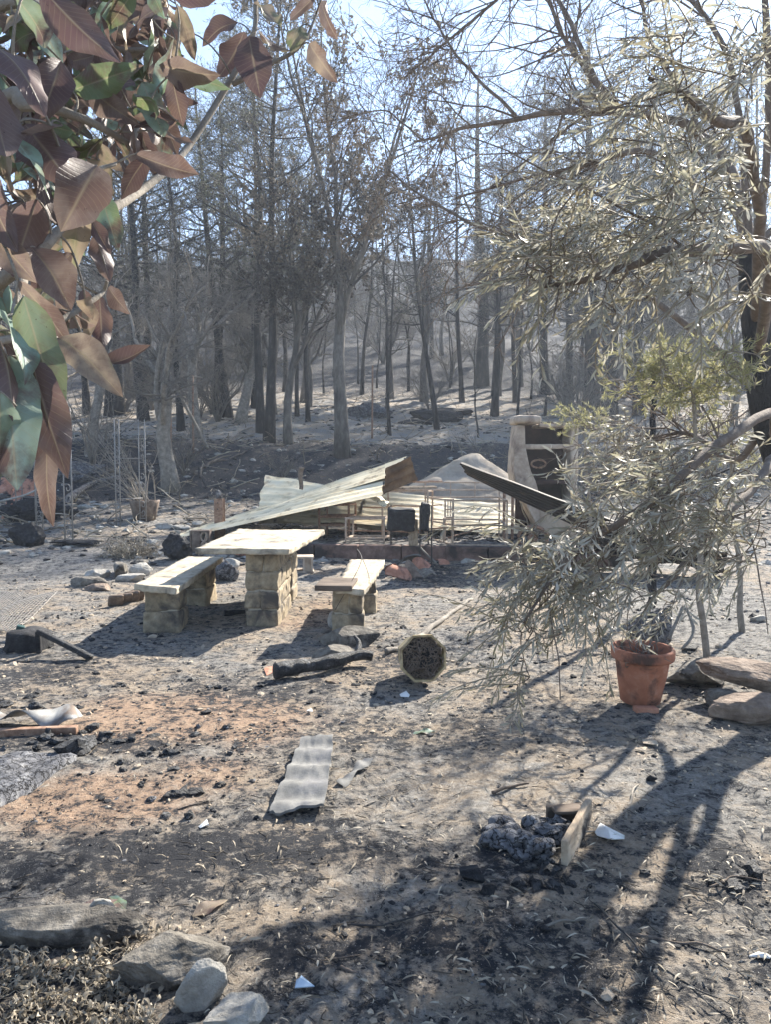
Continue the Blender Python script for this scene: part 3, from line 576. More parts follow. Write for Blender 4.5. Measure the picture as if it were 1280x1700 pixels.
def slab_q(parent, corners, z, th, seed, name, m='slab', amp=.010, res=.03):
    """stone slab over four plan corners (front-left, front-right, back-right, back-left)"""
    c = np.array(corners, float); zz = z if np.ndim(z) else [z]*4
    def wp(v):
        a = v[:, 0]+.5; b = v[:, 1]+.5; w_ = [(1-a)*(1-b), a*(1-b), a*b, (1-a)*b]; o = sum(w_[k][:, None]*c[k] for k in range(4)); e = sum(w_[k]*zz[k] for k in range(4))
        return np.stack([o[:, 0], o[:, 1], e+v[:, 2]], -1)
    W_ = np.linalg.norm(c[1]-c[0]); L_ = np.linalg.norm(c[3]-c[0]); mb = MB()
    n = [max(6, int(W_/res)), max(6, int(L_/res)), 4]; v, f = boxgrid(*n); v = v.copy()*.5; v[:, 2] *= th
    e = np.maximum(np.abs(v[:, 0])*2, np.abs(v[:, 1])*2); bulge = (e > .999)
    v = wp(v); nn = vec3n(v*5+seed, seed, 4); v += amp*nn; v += amp*.5*vec3n(v*24+seed, seed+9, 3); v[bulge, :2] += 1.9*amp*vec3n(v[bulge]*11+seed, seed+4, 3)[:, :2]; v[:, 2] += .5*amp*fbm(v*3+seed*2, 3, seed)
    mb.add(v, f); return mb.build(name, MT[m], parent)
t = thing('stone_table', 'long weathered stone table on a rough block pedestal between the two stone benches', 'table', (-1.25, 8.6, gz(-1.25, 8.6)))
slab_q(t, [(-1.86, 7.62), (-.93, 7.50), (-.76, 9.75), (-1.86, 9.80)], .75, .055, 3, 'tabletop')
block_pier(t, -1.385, -1.07, 7.68, 8.72, -.03, .722, 4, 1, skew=.03); block_pier(t, -1.40, -1.08, 9.0, 9.5, -.03, .722, 4, 4)
t = thing('stone_bench', 'left stone bench with one long pale slab, in front of the ring of stones', 'bench', (-2.1, 8.2, gz(-2.1, 8.2)), 'stone benches at the table')
slab_q(t, [(-2.36, 7.28), (-1.90, 7.02), (-1.97, 9.42), (-2.42, 9.50)], .445, .06, 7, 'seat')
block_pier(t, -2.31, -1.98, 7.40, 7.72, -.03, .417, 2, 2, skew=.05); block_pier(t, -2.29, -2.02, 8.72, 9.2, -.03, .417, 2, 5, skew=.05)
t = thing('stone_bench', 'right stone bench with a dark board laid over its near left corner', 'bench', (-.3, 8, gz(-.3, 8)), 'stone benches at the table')
slab_q(t, [(-.46, 7.05), (-.19, 6.98), (.0, 9.15), (-.42, 9.22)], .445, .055, 9, 'seat')
mb = MB(); rbox(mb, (-.46, 7.28, .475), (.34, .52, .05), rot(0, 0, -.07), .006, .003, 9, 2, .05); mb.build('board', MT['boarddark'], t)['label'] = 'short dark board'
block_pier(t, -.50, -.22, 7.28, 7.56, -.03, .417, 2, 3, skew=.04); block_pier(t, -.34, -.12, 8.4, 8.75, -.03, .417, 2, 6, skew=.05)
mb = MB(); tube(mb, [P(605, 990, 7.2), P(612, 960, 7.4), P(600, 925, 7.6), P(592, 912, 7.7), P(598, 935, 7.5), P(556, 1012, 7.0)], .003, .003, 40, 5)
tag(mb.build('wire', MT['irondark']), 'thin loose wire arching over the right stone bench', 'wire')
def rockat(px, py, wpx, hgt, dep, label, seed, m='stone', cat='rock', rz=0, group=None, name='rock', sub=4, planes=11, cut=.5, sink=.25, tilt=0, amp=.06):
    g = G(px, py); w_ = wpx*g[1]/FPX; mb = MB(); rock(mb, (g[0], g[1]+dep*.45, gz(g[0], g[1]+dep*.45)+hgt*(.5-sink)), (w_*1.05, dep*1.05, hgt*1.1), seed, sub, planes, cut, amp, rot(0, tilt, rz))
    return tag(mb.build(name, MT[m], smooth=sub < 4, origin=(g[0], g[1]+dep*.45, gz(g[0], g[1]))), label, cat, group)
# stones by the right bench
rockat(572, 1078, 98, .17, .35, 'broad flat grey stone at the foot of the right stone bench', 41, sink=.2)
rockat(563, 1046, 40, .17, .16, 'small pale stone leaning between the flat stone and the bench pier', 42, 'stonepale', sink=.1)
rockat(556, 1105, 64, .17, .24, 'grey angular stone in front of the flat one, behind the charred log', 43, sink=.15)
g0 = G(455, 1130); g1 = G(616, 1108); mb = MB()
L = [(g0[0], g0[1], .06), (g0[0]*.6+g1[0]*.4, g0[1]*.6+g1[1]*.4, .07), (g1[0]-.12, g1[1], .085), (g1[0], g1[1]+.02, .07)]
tube(mb, L, .058, .04, 40, 18, .03, 3, lump=.22); tube(mb, [L[2], np.array(L[2])+[.02, .1, .08], np.array(L[2])+[-.02, .16, .13]], .03, .012, 8, 8, lump=.2)
tag(mb.build('charred_log', MT['charcrack'], attr=False), 'thick cracked black log lying in front of the grey stones', 'log')
def stick(pts, r, label, m='barkbrown', name='stick', cat='stick', group=None, wob=.02, k=6, seed=0, tip=.5, forks=0, lump=.1):
    Q = []
    for p in pts:
        if len(p) == 2: g = G(*p); Q.append((g[0], g[1], g[2]+r*.7))
        else: g = P(*p); Q.append(tuple(g))
    mb = MB(); tube(mb, Q, r, r*tip, 28, k, wob, seed, lump=lump); o = mb.build(name, MT[m]); return tag(o, label, cat, group)
stick([(668, 1088), (720, 1045), (783, 997)], .035, 'pale peeled branch lying behind the tipped pot of roots', 'barkpale', 'fallen_branch', 'branch', k=9)
stick([(640, 1088), (662, 1082), (690, 1088)], .03, 'short pale piece of bark beside the tipped pot', 'barkpale', 'bark_piece', 'bark', k=7)
# ---- tipped planter full of roots
g = G(716, 1146); c = np.array([g[0]-.06, g[1]+.1, .19]); ax = nrm([.18, -1, .12]); xx = nrm(np.cross(ax, (0, 0, 1))); Mr = np.stack([xx, np.cross(ax, xx), ax], 1)
t = thing('planter', 'octagonal pale planter tipped on its side with matted dry roots filling its mouth', 'planter', (c[0], c[1], g[2]))
mb = MB(); a8 = math.pi/8
lathe(mb, [(.0, -.34), (.11, -.34), (.12, -.33), (.172, .0), (.182, .02), (.182, .05), (.166, .05), (.160, .02), (.15, -.03), (.0, -.03)], c, 8, M=Mr@rot(0, 0, a8), amp=.003)
mb.build('pot_wall', MT['potrim'], t, smooth=False)
rs = np.random.RandomState(4); mb = MB(); n = 420; r_ = .142*np.sqrt(rs.rand(n)); a = rs.uniform(0, 6.28, n); st = np.stack([r_*np.cos(a), r_*np.sin(a), rs.uniform(-.01, .03, n)], -1)
pts = [st]; d = nrm(np.stack([rs.randn(n), rs.randn(n), .25*rs.randn(n)], -1))
for k in range(6):
    d = nrm(d+.5*rs.randn(n, 3)*[1, 1, .35]); q = pts[-1]+d*.016; rr_ = np.linalg.norm(q[:, :2], axis=1, keepdims=True); q[:, :2] *= np.minimum(1, .148/np.maximum(rr_, 1e-6)); pts.append(q)
pp = np.stack(pts, 1)@Mr.T+c; tubes(mb, pp, np.repeat(rs.uniform(.003, .006, n)[:, None], 7, 1), 5, rnd=rs.rand(n)); mb.build('root_mat', MT['barkbrown'], t)
mb = MB(); rock(mb, c+ax*-.0, (.3, .3, .06), 3, 3, 3, .9, .1, Mr); mb.build('soil_plug', MT['char'], t)
# ---- terracotta pot right
g = G(1078, 1182); c = np.array([g[0], g[1]+.17, g[2]+.015])
t = thing('flower_pot', 'large orange terracotta flower pot with a thick rim, standing upright beside the boulder', 'flower pot', c)
mb = MB(); lathe(mb, np.array([(0, 0), (.13, 0), (.145, .012), (.178, .2), (.195, .325), (.198, .335), (.222, .338), (.228, .35), (.230, .405), (.222, .418), (.205, .418), (.198, .40), (.180, .33), (.178, .30), (0, .29)])*.88, c, 56, M=rot(.03, .02), amp=.003); mb.build('pot_wall', MT['terra'], t)
mb = MB(); v_, f_ = ico(3); v_ = v_*[.15, .15, .045]; v_[:, 2] += .012*fbm(v_*20, 3, 2); mb.add(v_+c+[0, 0, .25], f_); mb.build('soil', MT['char'], t)
rs = np.random.RandomState(9); A = np.stack([rs.uniform(-.12, .12, 26), rs.uniform(-.12, .12, 26), np.full(26, .26)], -1)+c; d = nrm(np.stack([rs.randn(26)*.7, rs.randn(26)*.7, np.ones(26)], -1)); pts = [A]
for k in range(6): d = nrm(d+.3*rs.randn(26, 3)+[0, 0, -.12]); pts.append(pts[-1]+d*.05)
mb = MB(); tubes(mb, np.stack(pts, 1), np.repeat(np.linspace(.004, .0015, 7)[None], 26, 0), 5); mb.build('dry_stems', MT['twiggrey'], t)
mb = MB(); rbox(mb, (c[0]-.02, c[1]-.17, g[2]+.012), (.15, .07, .045), rot(0, .05, .1), .006, .003, 12, 3, .02); tag(mb.build('brick_piece', MT['terrapale']), 'pinkish brick piece lying at the foot of the orange flower pot', 'brick')
rockat(1092, 1078, 70, .34, .22, 'charred root ball with grey ash standing behind the orange flower pot', 51, 'ashchar', 'root ball', name='root_ball', amp=.18, sink=.02)
stick([(1110, 1060, 5.6), (1134, 1010, 5.8), (1152, 1052, 5.55), (1134, 1078, 5.4)], .014, 'bent white peeled stick just behind the orange flower pot', 'barkpale', tip=.8)
# rocks at right
rockat(1170, 1142, 105, .19, .28, 'grey boulder with a pale edge right of the orange flower pot', 66, 'stone', rz=.4, sub=5, sink=.12, cut=.55)
rockat(1268, 1172, 150, .15, .34, 'long brown stone topmost of the stack at the right edge', 62, 'stonebrown', rz=-.25, sub=5, sink=-.55, tilt=.1, cut=.55)
rockat(1275, 1206, 140, .13, .34, 'dark brown stone underneath the long brown one at the right edge', 63, 'stonebrown', rz=-.2, sub=4, sink=.1)
rockat(1212, 1182, 60, .10, .2, 'small dark wedge stone under the left end of the long brown stone', 64, 'stone', sink=.1)
rockat(1262, 1032, 22, .07, .07, 'small pale stone on the white ash behind the brown stones', 65, 'stonepale', sub=3)
# foreground rocks
rockat(70, 1572, 270, .11, .16, 'long grey rock with a flat top at the lower left edge', 71, 'stone', rz=-.05, sub=5, sink=.15, cut=.6)
rockat(272, 1642, 165, .11, .17, 'big mottled rock behind the pale angular stone', 72, 'stone', rz=.5, sub=5, sink=.1, cut=.6)
rockat(328, 1682, 68, .115, .08, 'pale angular white stone in the near left corner', 73, 'stonepale', rz=.6, sub=5, planes=9, cut=.5, sink=.02, tilt=-.35)
rockat(388, 1738, 108, .12, .13, 'smooth pale stone at the bottom edge right of the angular white one', 74, 'stonepale', rz=.2, sub=5, sink=.2)
rockat(158, 1548, 50, .09, .08, 'pale broken stone at the right end of the long grey rock', 75, 'stonepale', sub=4, sink=.1, cut=.55)
# ---- stones left of the bench
SG2 = 'stones edging the bed left of the table'
for i, (px, py, wp, h, m, lb) in enumerate([(140, 975, 55, .13, 'stone', 'leftmost dark flat stone of the edging by the left bench'), (158, 962, 34, .16, 'stonepale', 'pale upright stone behind the leftmost one of the edging'), (197, 958, 50, .22, 'stone', 'dark peaked stone in the middle of the edging'),
    (213, 966, 40, .14, 'stonepale', 'pale round stone just right of the dark peaked stone'), (232, 956, 34, .18, 'stonepale', 'pale stone right of the dark peaked one, near the bench'), (236, 938, 30, .10, 'stone', 'hollow grey stone behind the edging stones'),
    (155, 980, 42, .09, 'stonebrown', 'low brown stone in front of the edging'), (380, 946, 28, .17, 'stonepale', 'pale wedge stone leaning beside the table leg'), (120, 886, 26, .1, 'stone', 'small stone in front of the far iron trellis')]):
    rockat(px, py, wp, h*.9, .2, lb, 80+i, m, group=None if i > 6 else SG2, sub=4, sink=.15, rz=i)
for i, (px, wp) in enumerate([(186, 36), (200, 30), (212, 26), (222, 24)]):
    g = G(px, 1010-i*3); mb = MB(); rbox(mb, (g[0], g[1]+.12, g[2]+.07), (.17, .045, .15), rot(.5, 0, .55), .02, .012, 9, i, .02)
    tag(mb.build('edging_brick', MT['stonebrown']), ['nearest leaning brick of the row in front of the left bench', 'second leaning brick of the row by the left bench', 'third leaning brick of the row by the left bench', 'last leaning brick of the row, against the bench foot'][i], 'brick', 'row of leaning bricks by the left bench')
stick([(150, 975, 10.6), (152, 960, 10.6), (166, 960, 10.5), (160, 985, 10.1)], .012, 'pale curled cane over the edging stones', 'barkpale', k=6, tip=.9)
# ---- dry tuft, root ball, vent block, post
def tuft(px, py, wpx, h, n, label, m='straw', name='dry_shrub', cat='shrub', seed=0, curl=.45, rad=.006):
    g = G(px, py); W_ = wpx*g[1]/FPX/2; rs = np.random.RandomState(seed); c = np.array([g[0], g[1]+W_*.5, 0])
    A = c+np.stack([rs.randn(n)*W_*.4, rs.randn(n)*W_*.35, np.zeros(n)], -1); A[:, 2] = Z(A[:, 0], A[:, 1])-.01; d = nrm(np.stack([rs.randn(n)*.6, rs.randn(n)*.6, np.ones(n)], -1)); pts = [A]; L_ = h*rs.uniform(.5, 1.15, n)
    for k in range(7): d = nrm(d+curl*rs.randn(n, 3)+[0, 0, -.14*k/3]); q = pts[-1]+d*(L_/7)[:, None]; q[:, 2] = np.maximum(q[:, 2], Z(q[:, 0], q[:, 1])+.01); pts.append(q)
    pp = np.stack(pts, 1); mb = MB(); tubes(mb, pp, np.repeat(np.linspace(rad, rad*.4, 8)[None], n, 0), 4, rnd=rs.rand(n))
    tufts(mb, pp, 5, .06*h/.4, .012*h/.4, rs, 1.0, .1); o = mb.build(name, MT[m], attr=True, origin=c+[0, 0, g[2]]); return tag(o, label, cat)
tuft(212, 926, 92, .52, 170, 'pale dried shrub with curled leaves in front of the potted dead stems', seed=3)
tuft(395, 868, 60, .3, 26, 'few dry twigs sticking up behind the black topped post', 'twiggrey' if 0 else 'straw', seed=5)
rockat(294, 932, 44, .36, .36, 'black charred root ball left of the patterned vent block', 90, 'char', 'root ball', name='root_ball', amp=.2, sink=.05)
rockat(37, 907, 44, .36, .36, 'black charred root ball alone at the left edge by the trellis', 91, 'char', 'root ball', name='root_ball', amp=.2, sink=.05)
rockat(118, 906, 80, .09, .3, 'flat black charred mat at the foot of the iron trellis', 92, 'char', 'charred mat', name='charred_mat', amp=.3, sink=.1)
g = G(330, 918); t = thing('vent_block', 'patterned brown vent block standing beside the black charred root ball', 'block', (g[0], g[1]+.1, g[2]))
mb = MB(); x0, y0, z0 = g[0], g[1]+.12, g[2]; s_ = .31
for a, b, w_ in (((-.155, 0), (-.155, .38), .03), ((.155, 0), (.155, .38), .03), ((-.17, .015), (.17, .015), .03), ((-.17, .365), (.17, .365), .03)): beam(mb, (x0+a[0], y0, z0+a[1]), (x0+b[0], y0, z0+b[1]), .2, .03, up=(0, 1, 0) if 0 else (0, 0, 1)) if a[1] == b[1] else rbox(mb, (x0+a[0], y0, z0+.19), (.03, .2, .38), None, .004, .003, 9, 1, .05)
rbox(mb, (x0-.06, y0-.01, z0+.19), (.14, .17, .33), None, .004, .003, 9, 2, .05); mb.build('frame', MT['stonebrown'], t)
mb = MB()
for cx, cz in ((.075, .27), (.075, .11)):
    an = np.linspace(0, 2*math.pi, 20); tubes(mb, np.stack([x0+cx+.055*np.cos(an), np.full(20, y0-.07), z0+cz+.075*np.sin(an)], -1)[None], np.full((1, 20), .016), 6)
tube(mb, [(x0+.02, y0-.07, z0+.02), (x0+.13, y0-.07, z0+.36)], .014, n=5, k=6); mb.build('lattice', MT['rustpale'], t)
g = G(362, 897); t = thing('steel_post', 'square rusty steel post with a charred stub on top by the long roof sheets', 'post', (g[0], g[1], g[2]))
mb = MB(); H_ = (897-828)*g[1]/FPX; rbox(mb, (g[0]-.02, g[1]+.08, g[2]+H_/2), (.135, .02, H_), None, .003); rbox(mb, (g[0]+.055, g[1]+.15, g[2]+H_/2), (.02, .15, H_), None, .003); rbox(mb, (g[0]+.085, g[1]+.15, g[2]+H_/2), (.03, .02, H_), None, .003); rbox(mb, (g[0]-.085, g[1]+.12, g[2]+H_/2), (.015, .09, H_), None, .003); mb.build('channel', MT['rust'], t)
mb = MB(); rock(mb, (g[0]-.02, g[1]+.14, g[2]+H_+.06), (.10, .10, .19), 5, 3, 6, .7, .2); mb.build('stub', MT['ashchar'], t)
for a in (.75, .9):
    mb = MB(); lathe(mb, [(0, 0), (.012, 0), (.012, .01), (0, .012)], (g[0]-.02, g[1]+.068, g[2]+H_*a), 10, M=rot(math.pi/2)); mb.build('bolt', MT['irondark'], t)
# perforated brick and other bits near the table
g = G(502, 952); t_ = MB(); cx, cy, cz = g[0], g[1]+.16, g[2]+.12
for dx in (-.115, 0, .115): rbox(t_, (cx+dx, cy, cz), (.03, .30, .24), rot(0, 0, .12), .004, .003, 9, 1, .05)
for dz in (-.105, .105): rbox(t_, (cx, cy, cz+dz), (.28, .30, .03), rot(0, 0, .12), .004, .003, 9, 2, .05)
o = rbox(t_, (cx+.055, cy-.10, cz), (.10, .02, .18), rot(0, 0, .12), .003)
tag(t_.build('hollow_block', MT['plaster']), 'pale hollow concrete block with holes standing right of the table', 'block')
g = G(395, 925); mb = MB(); rbox(mb, (g[0], g[1]+.1, g[2]+.1), (.22, .3, .12), rot(.2, .3, .6), .01, .006, 8, 3, .03); tag(mb.build('brick_piece', MT['terrapale']), 'broken reddish brick lying behind the table pedestal', 'brick')
rockat(368, 966, 36, .30, .2, 'charred wood stump lump between the left bench and the table', 95, 'ashchar', 'stump', name='charred_stump', amp=.2, sink=.05)
stick([(370, 1022), (405, 1018)], .04, 'short black log under the table', 'char', 'charred_log', 'log', k=9)
# ---- planter with dead stems
g = G(234, 866); c = np.array([g[0], g[1]+.25, g[2]]); t = thing('flower_pot', 'brown flower pot with long dead stems between the legs of the iron trellis', 'flower pot', c); Rr_ = 24*g[1]/FPX
mb = MB(); lathe(mb, [(0, 0), (Rr_*.72, 0), (Rr_, Rr_*1.25), (Rr_*1.04, Rr_*1.45), (Rr_*.9, Rr_*1.45), (Rr_*.85, Rr_*1.2), (0, Rr_*1.2)], c, 32, amp=.006); mb.build('pot_wall', MT['stonebrown'], t)
rs = np.random.RandomState(19); n = 22; A = np.stack([rs.uniform(-.2, .2, n), rs.uniform(-.15, .15, n), np.full(n, Rr_*1.15)], -1)+c; d = nrm(np.stack([-.5+rs.randn(n)*.45, rs.randn(n)*.3, np.ones(n)], -1)); pts = [A]; ln = rs.uniform(.8, 2.6, n)
for k in range(8): d = nrm(d+.10*rs.randn(n, 3)+[-.03, 0, -.02]); pts.append(pts[-1]+d*(ln/8)[:, None])
mb = MB(); pp = np.stack(pts, 1); rr2 = np.repeat(np.linspace(.014, .004, 9)[None], n, 0); tubes(mb, pp, rr2, 5); a_, b_ = spawn(pp, rr2, 4, .3, 1, 35, 12, .5, .3, .3, 0, .15, 5, .6, .003, rs); tubes(mb, a_, b_, 4); mb.build('dead_stems', MT['barkpale'], t)
# ---- iron trellises: pairs of ladder posts with scrolls
def arch(legs, H_, label, seed, tops=True):
    """legs: list of (x, y, width, dirx, diry)"""
    t = thing('garden_trellis', label, 'trellis', (np.mean([l[0] for l in legs]), np.mean([l[1] for l in legs]), gz(legs[0][0], legs[0][1])), 'iron garden trellises')
    for (x, y, wd, dx, dy) in legs:
        z0 = gz(x, y)-.02; mb = MB(); ends = [(x-dx*wd/2, y-dy*wd/2), (x+dx*wd/2, y+dy*wd/2)]
        for ex, ey in ends: tube(mb, [(ex, ey, z0), (ex, ey, z0+H_)], .013, n=3, k=6)
        k = 0; zz = z0+.12
        while zz+.42 < z0+H_:
            beam(mb, (*ends[0], zz), (*ends[1], zz), .016)
            for sgn, cz in ((1, zz+.12), (-1, zz+.30)):
                an = np.linspace(-2.2, 3.6, 22)*sgn; rr_ = wd*.40*np.linspace(1, .35, 22); u = rr_*np.cos(an); v = rr_*np.sin(an)*1.5
                tubes(mb, np.stack([x+u*dx, y+u*dy, cz+v], -1)[None], .009*np.ones((1, 22)), 5)
            zz += .62
        mb.build('leg', MT['iron'], t)
    for i in range(0, len(legs)-1, 2):
        a, b = legs[i], legs[i+1]
        for hh in (.55, H_*.62, H_-.06): mb = MB(); z0 = gz(a[0], a[1]); tube(mb, [(a[0], a[1], z0+hh), (b[0], b[1], z0+hh)], .009, n=3, k=5); mb.build('crossbar', MT['iron'], t)
    if tops:
        for i in range(0, len(legs)-1, 2):
            a, b = legs[i], legs[i+1]; an = np.linspace(0, math.pi, 20); mx, my = (a[0]+b[0])/2, (a[1]+b[1])/2; hx, hy = (a[0]-b[0])/2, (a[1]-b[1])/2; z0 = gz(mx, my)+H_-.03; mb = MB()
            for o_ in (-.04, .04): tubes(mb, np.stack([mx+hx*np.cos(an), my+hy*np.cos(an)+o_, z0+(.5+o_)*np.sin(an)], -1)[None], .012*np.ones((1, 20)), 5)
            mb.build('hoop', MT['iron'], t)
def lg(px, py, w_, dx=1, dy=.2): g = G(px, py); return (g[0], g[1], w_, dx, dy)
arch([lg(114, 905, .13), lg(66, 898, .12, .6, .8), lg(32, 866, .13), lg(64, 868, .13)], 2.45, 'iron scrollwork trellis farthest left by the terracotta rubble', 1, False)
arch([lg(237, 868, .13), lg(196, 872, .10, .7, .7)], 2.3, 'iron scrollwork trellis standing around the pot with dead stems', 2, False)
for pts_, lb in (([(-10, 838, 15), (60, 828, 15), (120, 826, 15)], 'x'),): pass
stick([(0, 832, 16), (40, 822, 15.6), (75, 806, 15.4)], .02, 'grey pipe leaning over the terracotta rubble at the left edge', 'conc', 'pipe', 'pipe', wob=0, tip=1, lump=0)
for i, (px, py, w_, lb) in enumerate([(40, 822, 44, 'upper orange roof tile of the rubble at the left edge'), (22, 850, 34, 'lower orange roof tile of the rubble at the left edge'), (12, 812, 30, 'leftmost orange tile leaning in the rubble behind the trellises'), (60, 850, 24, 'small orange tile piece beside the far trellis leg')]):
    g = G(px, 868) ; q = P(px, py, g[1]+.6+i*.1); mb = MB(); W_ = w_*q[1]/FPX
    an = np.linspace(0, math.pi, 9); prof = np.stack([np.cos(an)*.5, np.sin(an)*.28], -1); n_ = 8; V = []
    for s_, rr_ in ((0, 1), (1, .85)):
        for off in (1, .9): V += [(a*W_*rr_*off, (s_-.5)*W_*1.2, b*W_*rr_*off) for a, b in prof]
    V = np.array(V); idx = np.arange(8); F = [np.stack([idx, idx+1, idx+19, idx+18], -1), np.stack([idx+9, idx+27, idx+28, idx+10], -1), np.stack([idx, idx+9, idx+10, idx+1], -1), np.stack([idx+18, idx+19, idx+28, idx+27], -1), np.array([[0, 18, 27, 9], [8, 17, 35, 26]])]
    mb.add(V@rot(.9, .2*i, .4*i).T+q, F); tag(mb.build('roof_tile', MT['terrapale'], smooth=False), lb, 'roof tile')
rockat(45, 868, 95, .5, .5, 'heap of black burnt rubble behind the left iron trellis', 97, 'char', 'rubble', name='rubble_heap', amp=.45, sink=.1, planes=20, sub=5)
rockat(125, 800, 60, .5, .5, 'grey charred log end lying on the dark ground behind the trellises', 98, 'ashchar', 'log', name='charred_log', amp=.3, sink=.2)
stick([(110, 835), (150, 808), (200, 795)], .10, 'long grey charred log behind the iron trellises', 'ashchar', 'charred_log', 'log', k=9, lump=.2)
for i, (px, py, w_) in enumerate([(135, 845, 18), (158, 843, 22), (172, 845, 14), (270, 878, 30), (298, 880, 24), (325, 874, 22), (95, 848, 14), (248, 905, 22)]):
    rockat(px, py, w_, .12, .18, ['small pale stone right of the left trellis', 'pale stone second from the left trellis', 'third pale stone right of the left trellis', 'flat stone right of the dead stems pot', 'pale stone left of the steel post', 'flat pale stone nearest to the steel post', 'small stone between the left trellis legs', 'flat stone right of the dried shrub'][i], 110+i, 'stonepale', sub=3, group='pale stones along the far edge of the yard')
# ---- wire mesh, stump and black bracket at the left edge
gA = [P(-40, 1052, 7.6), P(8, 1060, 7.5), P(92, 988, 8.6), P(-30, 1000, 9.0)]
mb = MB(); nn = 26; A_, B_, C_, D_ = [np.array(p) for p in (P(-60, 1050, 7.6), P(22, 1056, 7.3), P(94, 982, 9.2), P(10, 1010, 9.6))]
def bil(u, v): u = np.asarray(u)[..., None]; v = np.asarray(v)[..., None]; q = A_*(1-u)*(1-v)+B_*u*(1-v)+C_*u*v+D_*(1-u)*v; q = q.copy(); q[..., 2] = np.maximum(q[..., 2]+.10*np.sin(3.1*u[..., 0])*np.sin(2.5*v[..., 0]+.3), .02); return q
s_ = np.linspace(0, 1, 24)
for k in range(34): tubes(mb, bil(s_, np.full(24, k/33)+.012*np.sin(s_*70+k*3.14))[None], np.full((1, 24), .0035), 4)
for k in range(22): tubes(mb, bil(np.full(24, k/21), s_)[None], np.full((1, 24), .003), 4)
tag(mb.build('wire_mesh', MT['iron']), 'buckled rectangular wire mesh panel lying at the left edge', 'wire mesh')
g = G(28, 1086); c = np.array([g[0], g[1]+.2, g[2]]); mb = MB(); lathe(mb, [(0, 0), (.20, 0), (.185, .05), (.18, .13), (.172, .15), (0, .155)], c, 40, amp=.03, seed=4); tag(mb.build('tree_stump', MT['char']), 'low wide charred tree stump at the left edge', 'stump')
t = thing('charred_bracket', 'black charred angle bracket leaning on the ground beside the stump', 'bracket', G(64, 1084)); q0 = G(64, 1084)
mb = MB(); a = P(62, 1048, q0[1]); beam(mb, a, G(152, 1096)+[0, 0, .02], .05, .045, .01, .006, seed=3, res=.02); mb.build('long_bar', MT['charcrack'], t); mb = MB(); beam(mb, q0, a+[0.0, 0, .0], .045, .045, .01, .006, seed=5, res=.02); mb.build('short_bar', MT['char'], t)
g = P(31, 1050, 7.05); mb = MB(); rbox(mb, g, (.07, .06, .13), rot(.1, .3, .4), .006, .004, 20, 2, .02); tag(mb.build('melted_bottle', mat('dark green plastic', [(.3, (.02, .05, .045)), (.7, (.06, .12, .11))], 8, rough=.35, bump=.2)), 'small dark green melted bottle standing on the charred stump', 'bottle')
# ---- metal strip, charred beam and the fire patch at left
def strip(pts, wd, label, name, m, cat, up=.0, n=50, wv=0, kk=3, seed=1, th=.003):
    L_ = smooth_line([G(*p)+[0, 0, h] for *p, h in pts], n); T = nrm(np.gradient(L_, axis=0)); Sd = nrm(np.cross(T, (0, 0, 1)))*wd/2
    s_ = np.linspace(0, 1, n); hz_ = wv*(.5+.5*np.sin(s_*kk*2*math.pi+seed)); a = L_-Sd; b = L_+Sd; a[:, 2] += hz_; b[:, 2] += hz_*.7
    tw = .25*wd*np.sin(s_*9+seed); a[:, 2] += tw; b[:, 2] -= tw; mb = MB(); i = np.arange(n-1); V = np.vstack([a, b, a-[0, 0, th], b-[0, 0, th]])
    mb.add(V, [np.stack([i, i+1, i+1+n, i+n], -1), np.stack([i+2*n, i+3*n, i+1+3*n, i+1+2*n], -1), np.stack([i, i+2*n, i+1+2*n, i+1], -1), np.stack([i+n, i+1+n, i+1+3*n, i+3*n], -1)]); return tag(mb.build(name, MT[m]), label, cat)
strip([(-60, 1208, .04), (20, 1205, .05), (80, 1205, .05), (128, 1206, .03)], .17, 'wavy buckled strip of grey metal sheet at the left edge', 'metal_strip', 'zinc', 'metal strip', wv=.05, kk=2.3)
mb = MB(); a = G(-60, 1226); b = G(128, 1218); beam(mb, a+[0, 0, .025], b+[0, 0, .025], .05, .045, .004, .003, seed=2, res=.03); tag(mb.build('metal_channel', MT['rust']), 'dark steel channel lying under the wavy metal strip', 'channel')
mb = MB(); g = G(30, 1300); rbox(mb, (g[0]-.08, g[1]+.02, g[2]+.01), (.42, .62, .10), rot(0, 0, -.25), .04, .035, 7, 5, .02); tag(mb.build('charred_board', MT['ashchar']), 'bluish grey ash-covered charred board at the left edge', 'board')
# ---- corrugated fragment
A_, B_, C_, D_ = G(445, 1358), G(537, 1356), G(553, 1240), G(500, 1242)
for v_, h in ((A_, .02), (B_, .035), (C_, .05), (D_, .045)): v_[2] += h
mb = MB(); sheet(mb, A_, D_, C_, B_, 5, .0, .012, 60, 3, .012, mats=(0, 0), edge=.03); V = mb.V
for q in range(len(V)):
    s_ = (V[q][:, 1]-A_[1])/(C_[1]-A_[1]); V[q] = V[q].copy(); V[q][:, 2] += .010*np.sin(s_*2*math.pi*4.3+1.0+V[q][:, 0]*2)+.006*fbm(V[q]*9, 3, 3); V[q][:, 0] += .010*fbm(V[q]*13, 3, 6)
tag(mb.build('corrugated_tile', MT['fibre']), 'broken grey corrugated fibre cement sheet lying alone in the middle of the yard', 'roof sheet')
strip([(565, 1308, .01), (590, 1285, .02), (612, 1270, .03)], .05, 'narrow bent scrap of grey sheet right of the corrugated sheet', 'metal_scrap', 'fibre', 'metal scrap', wv=.01)
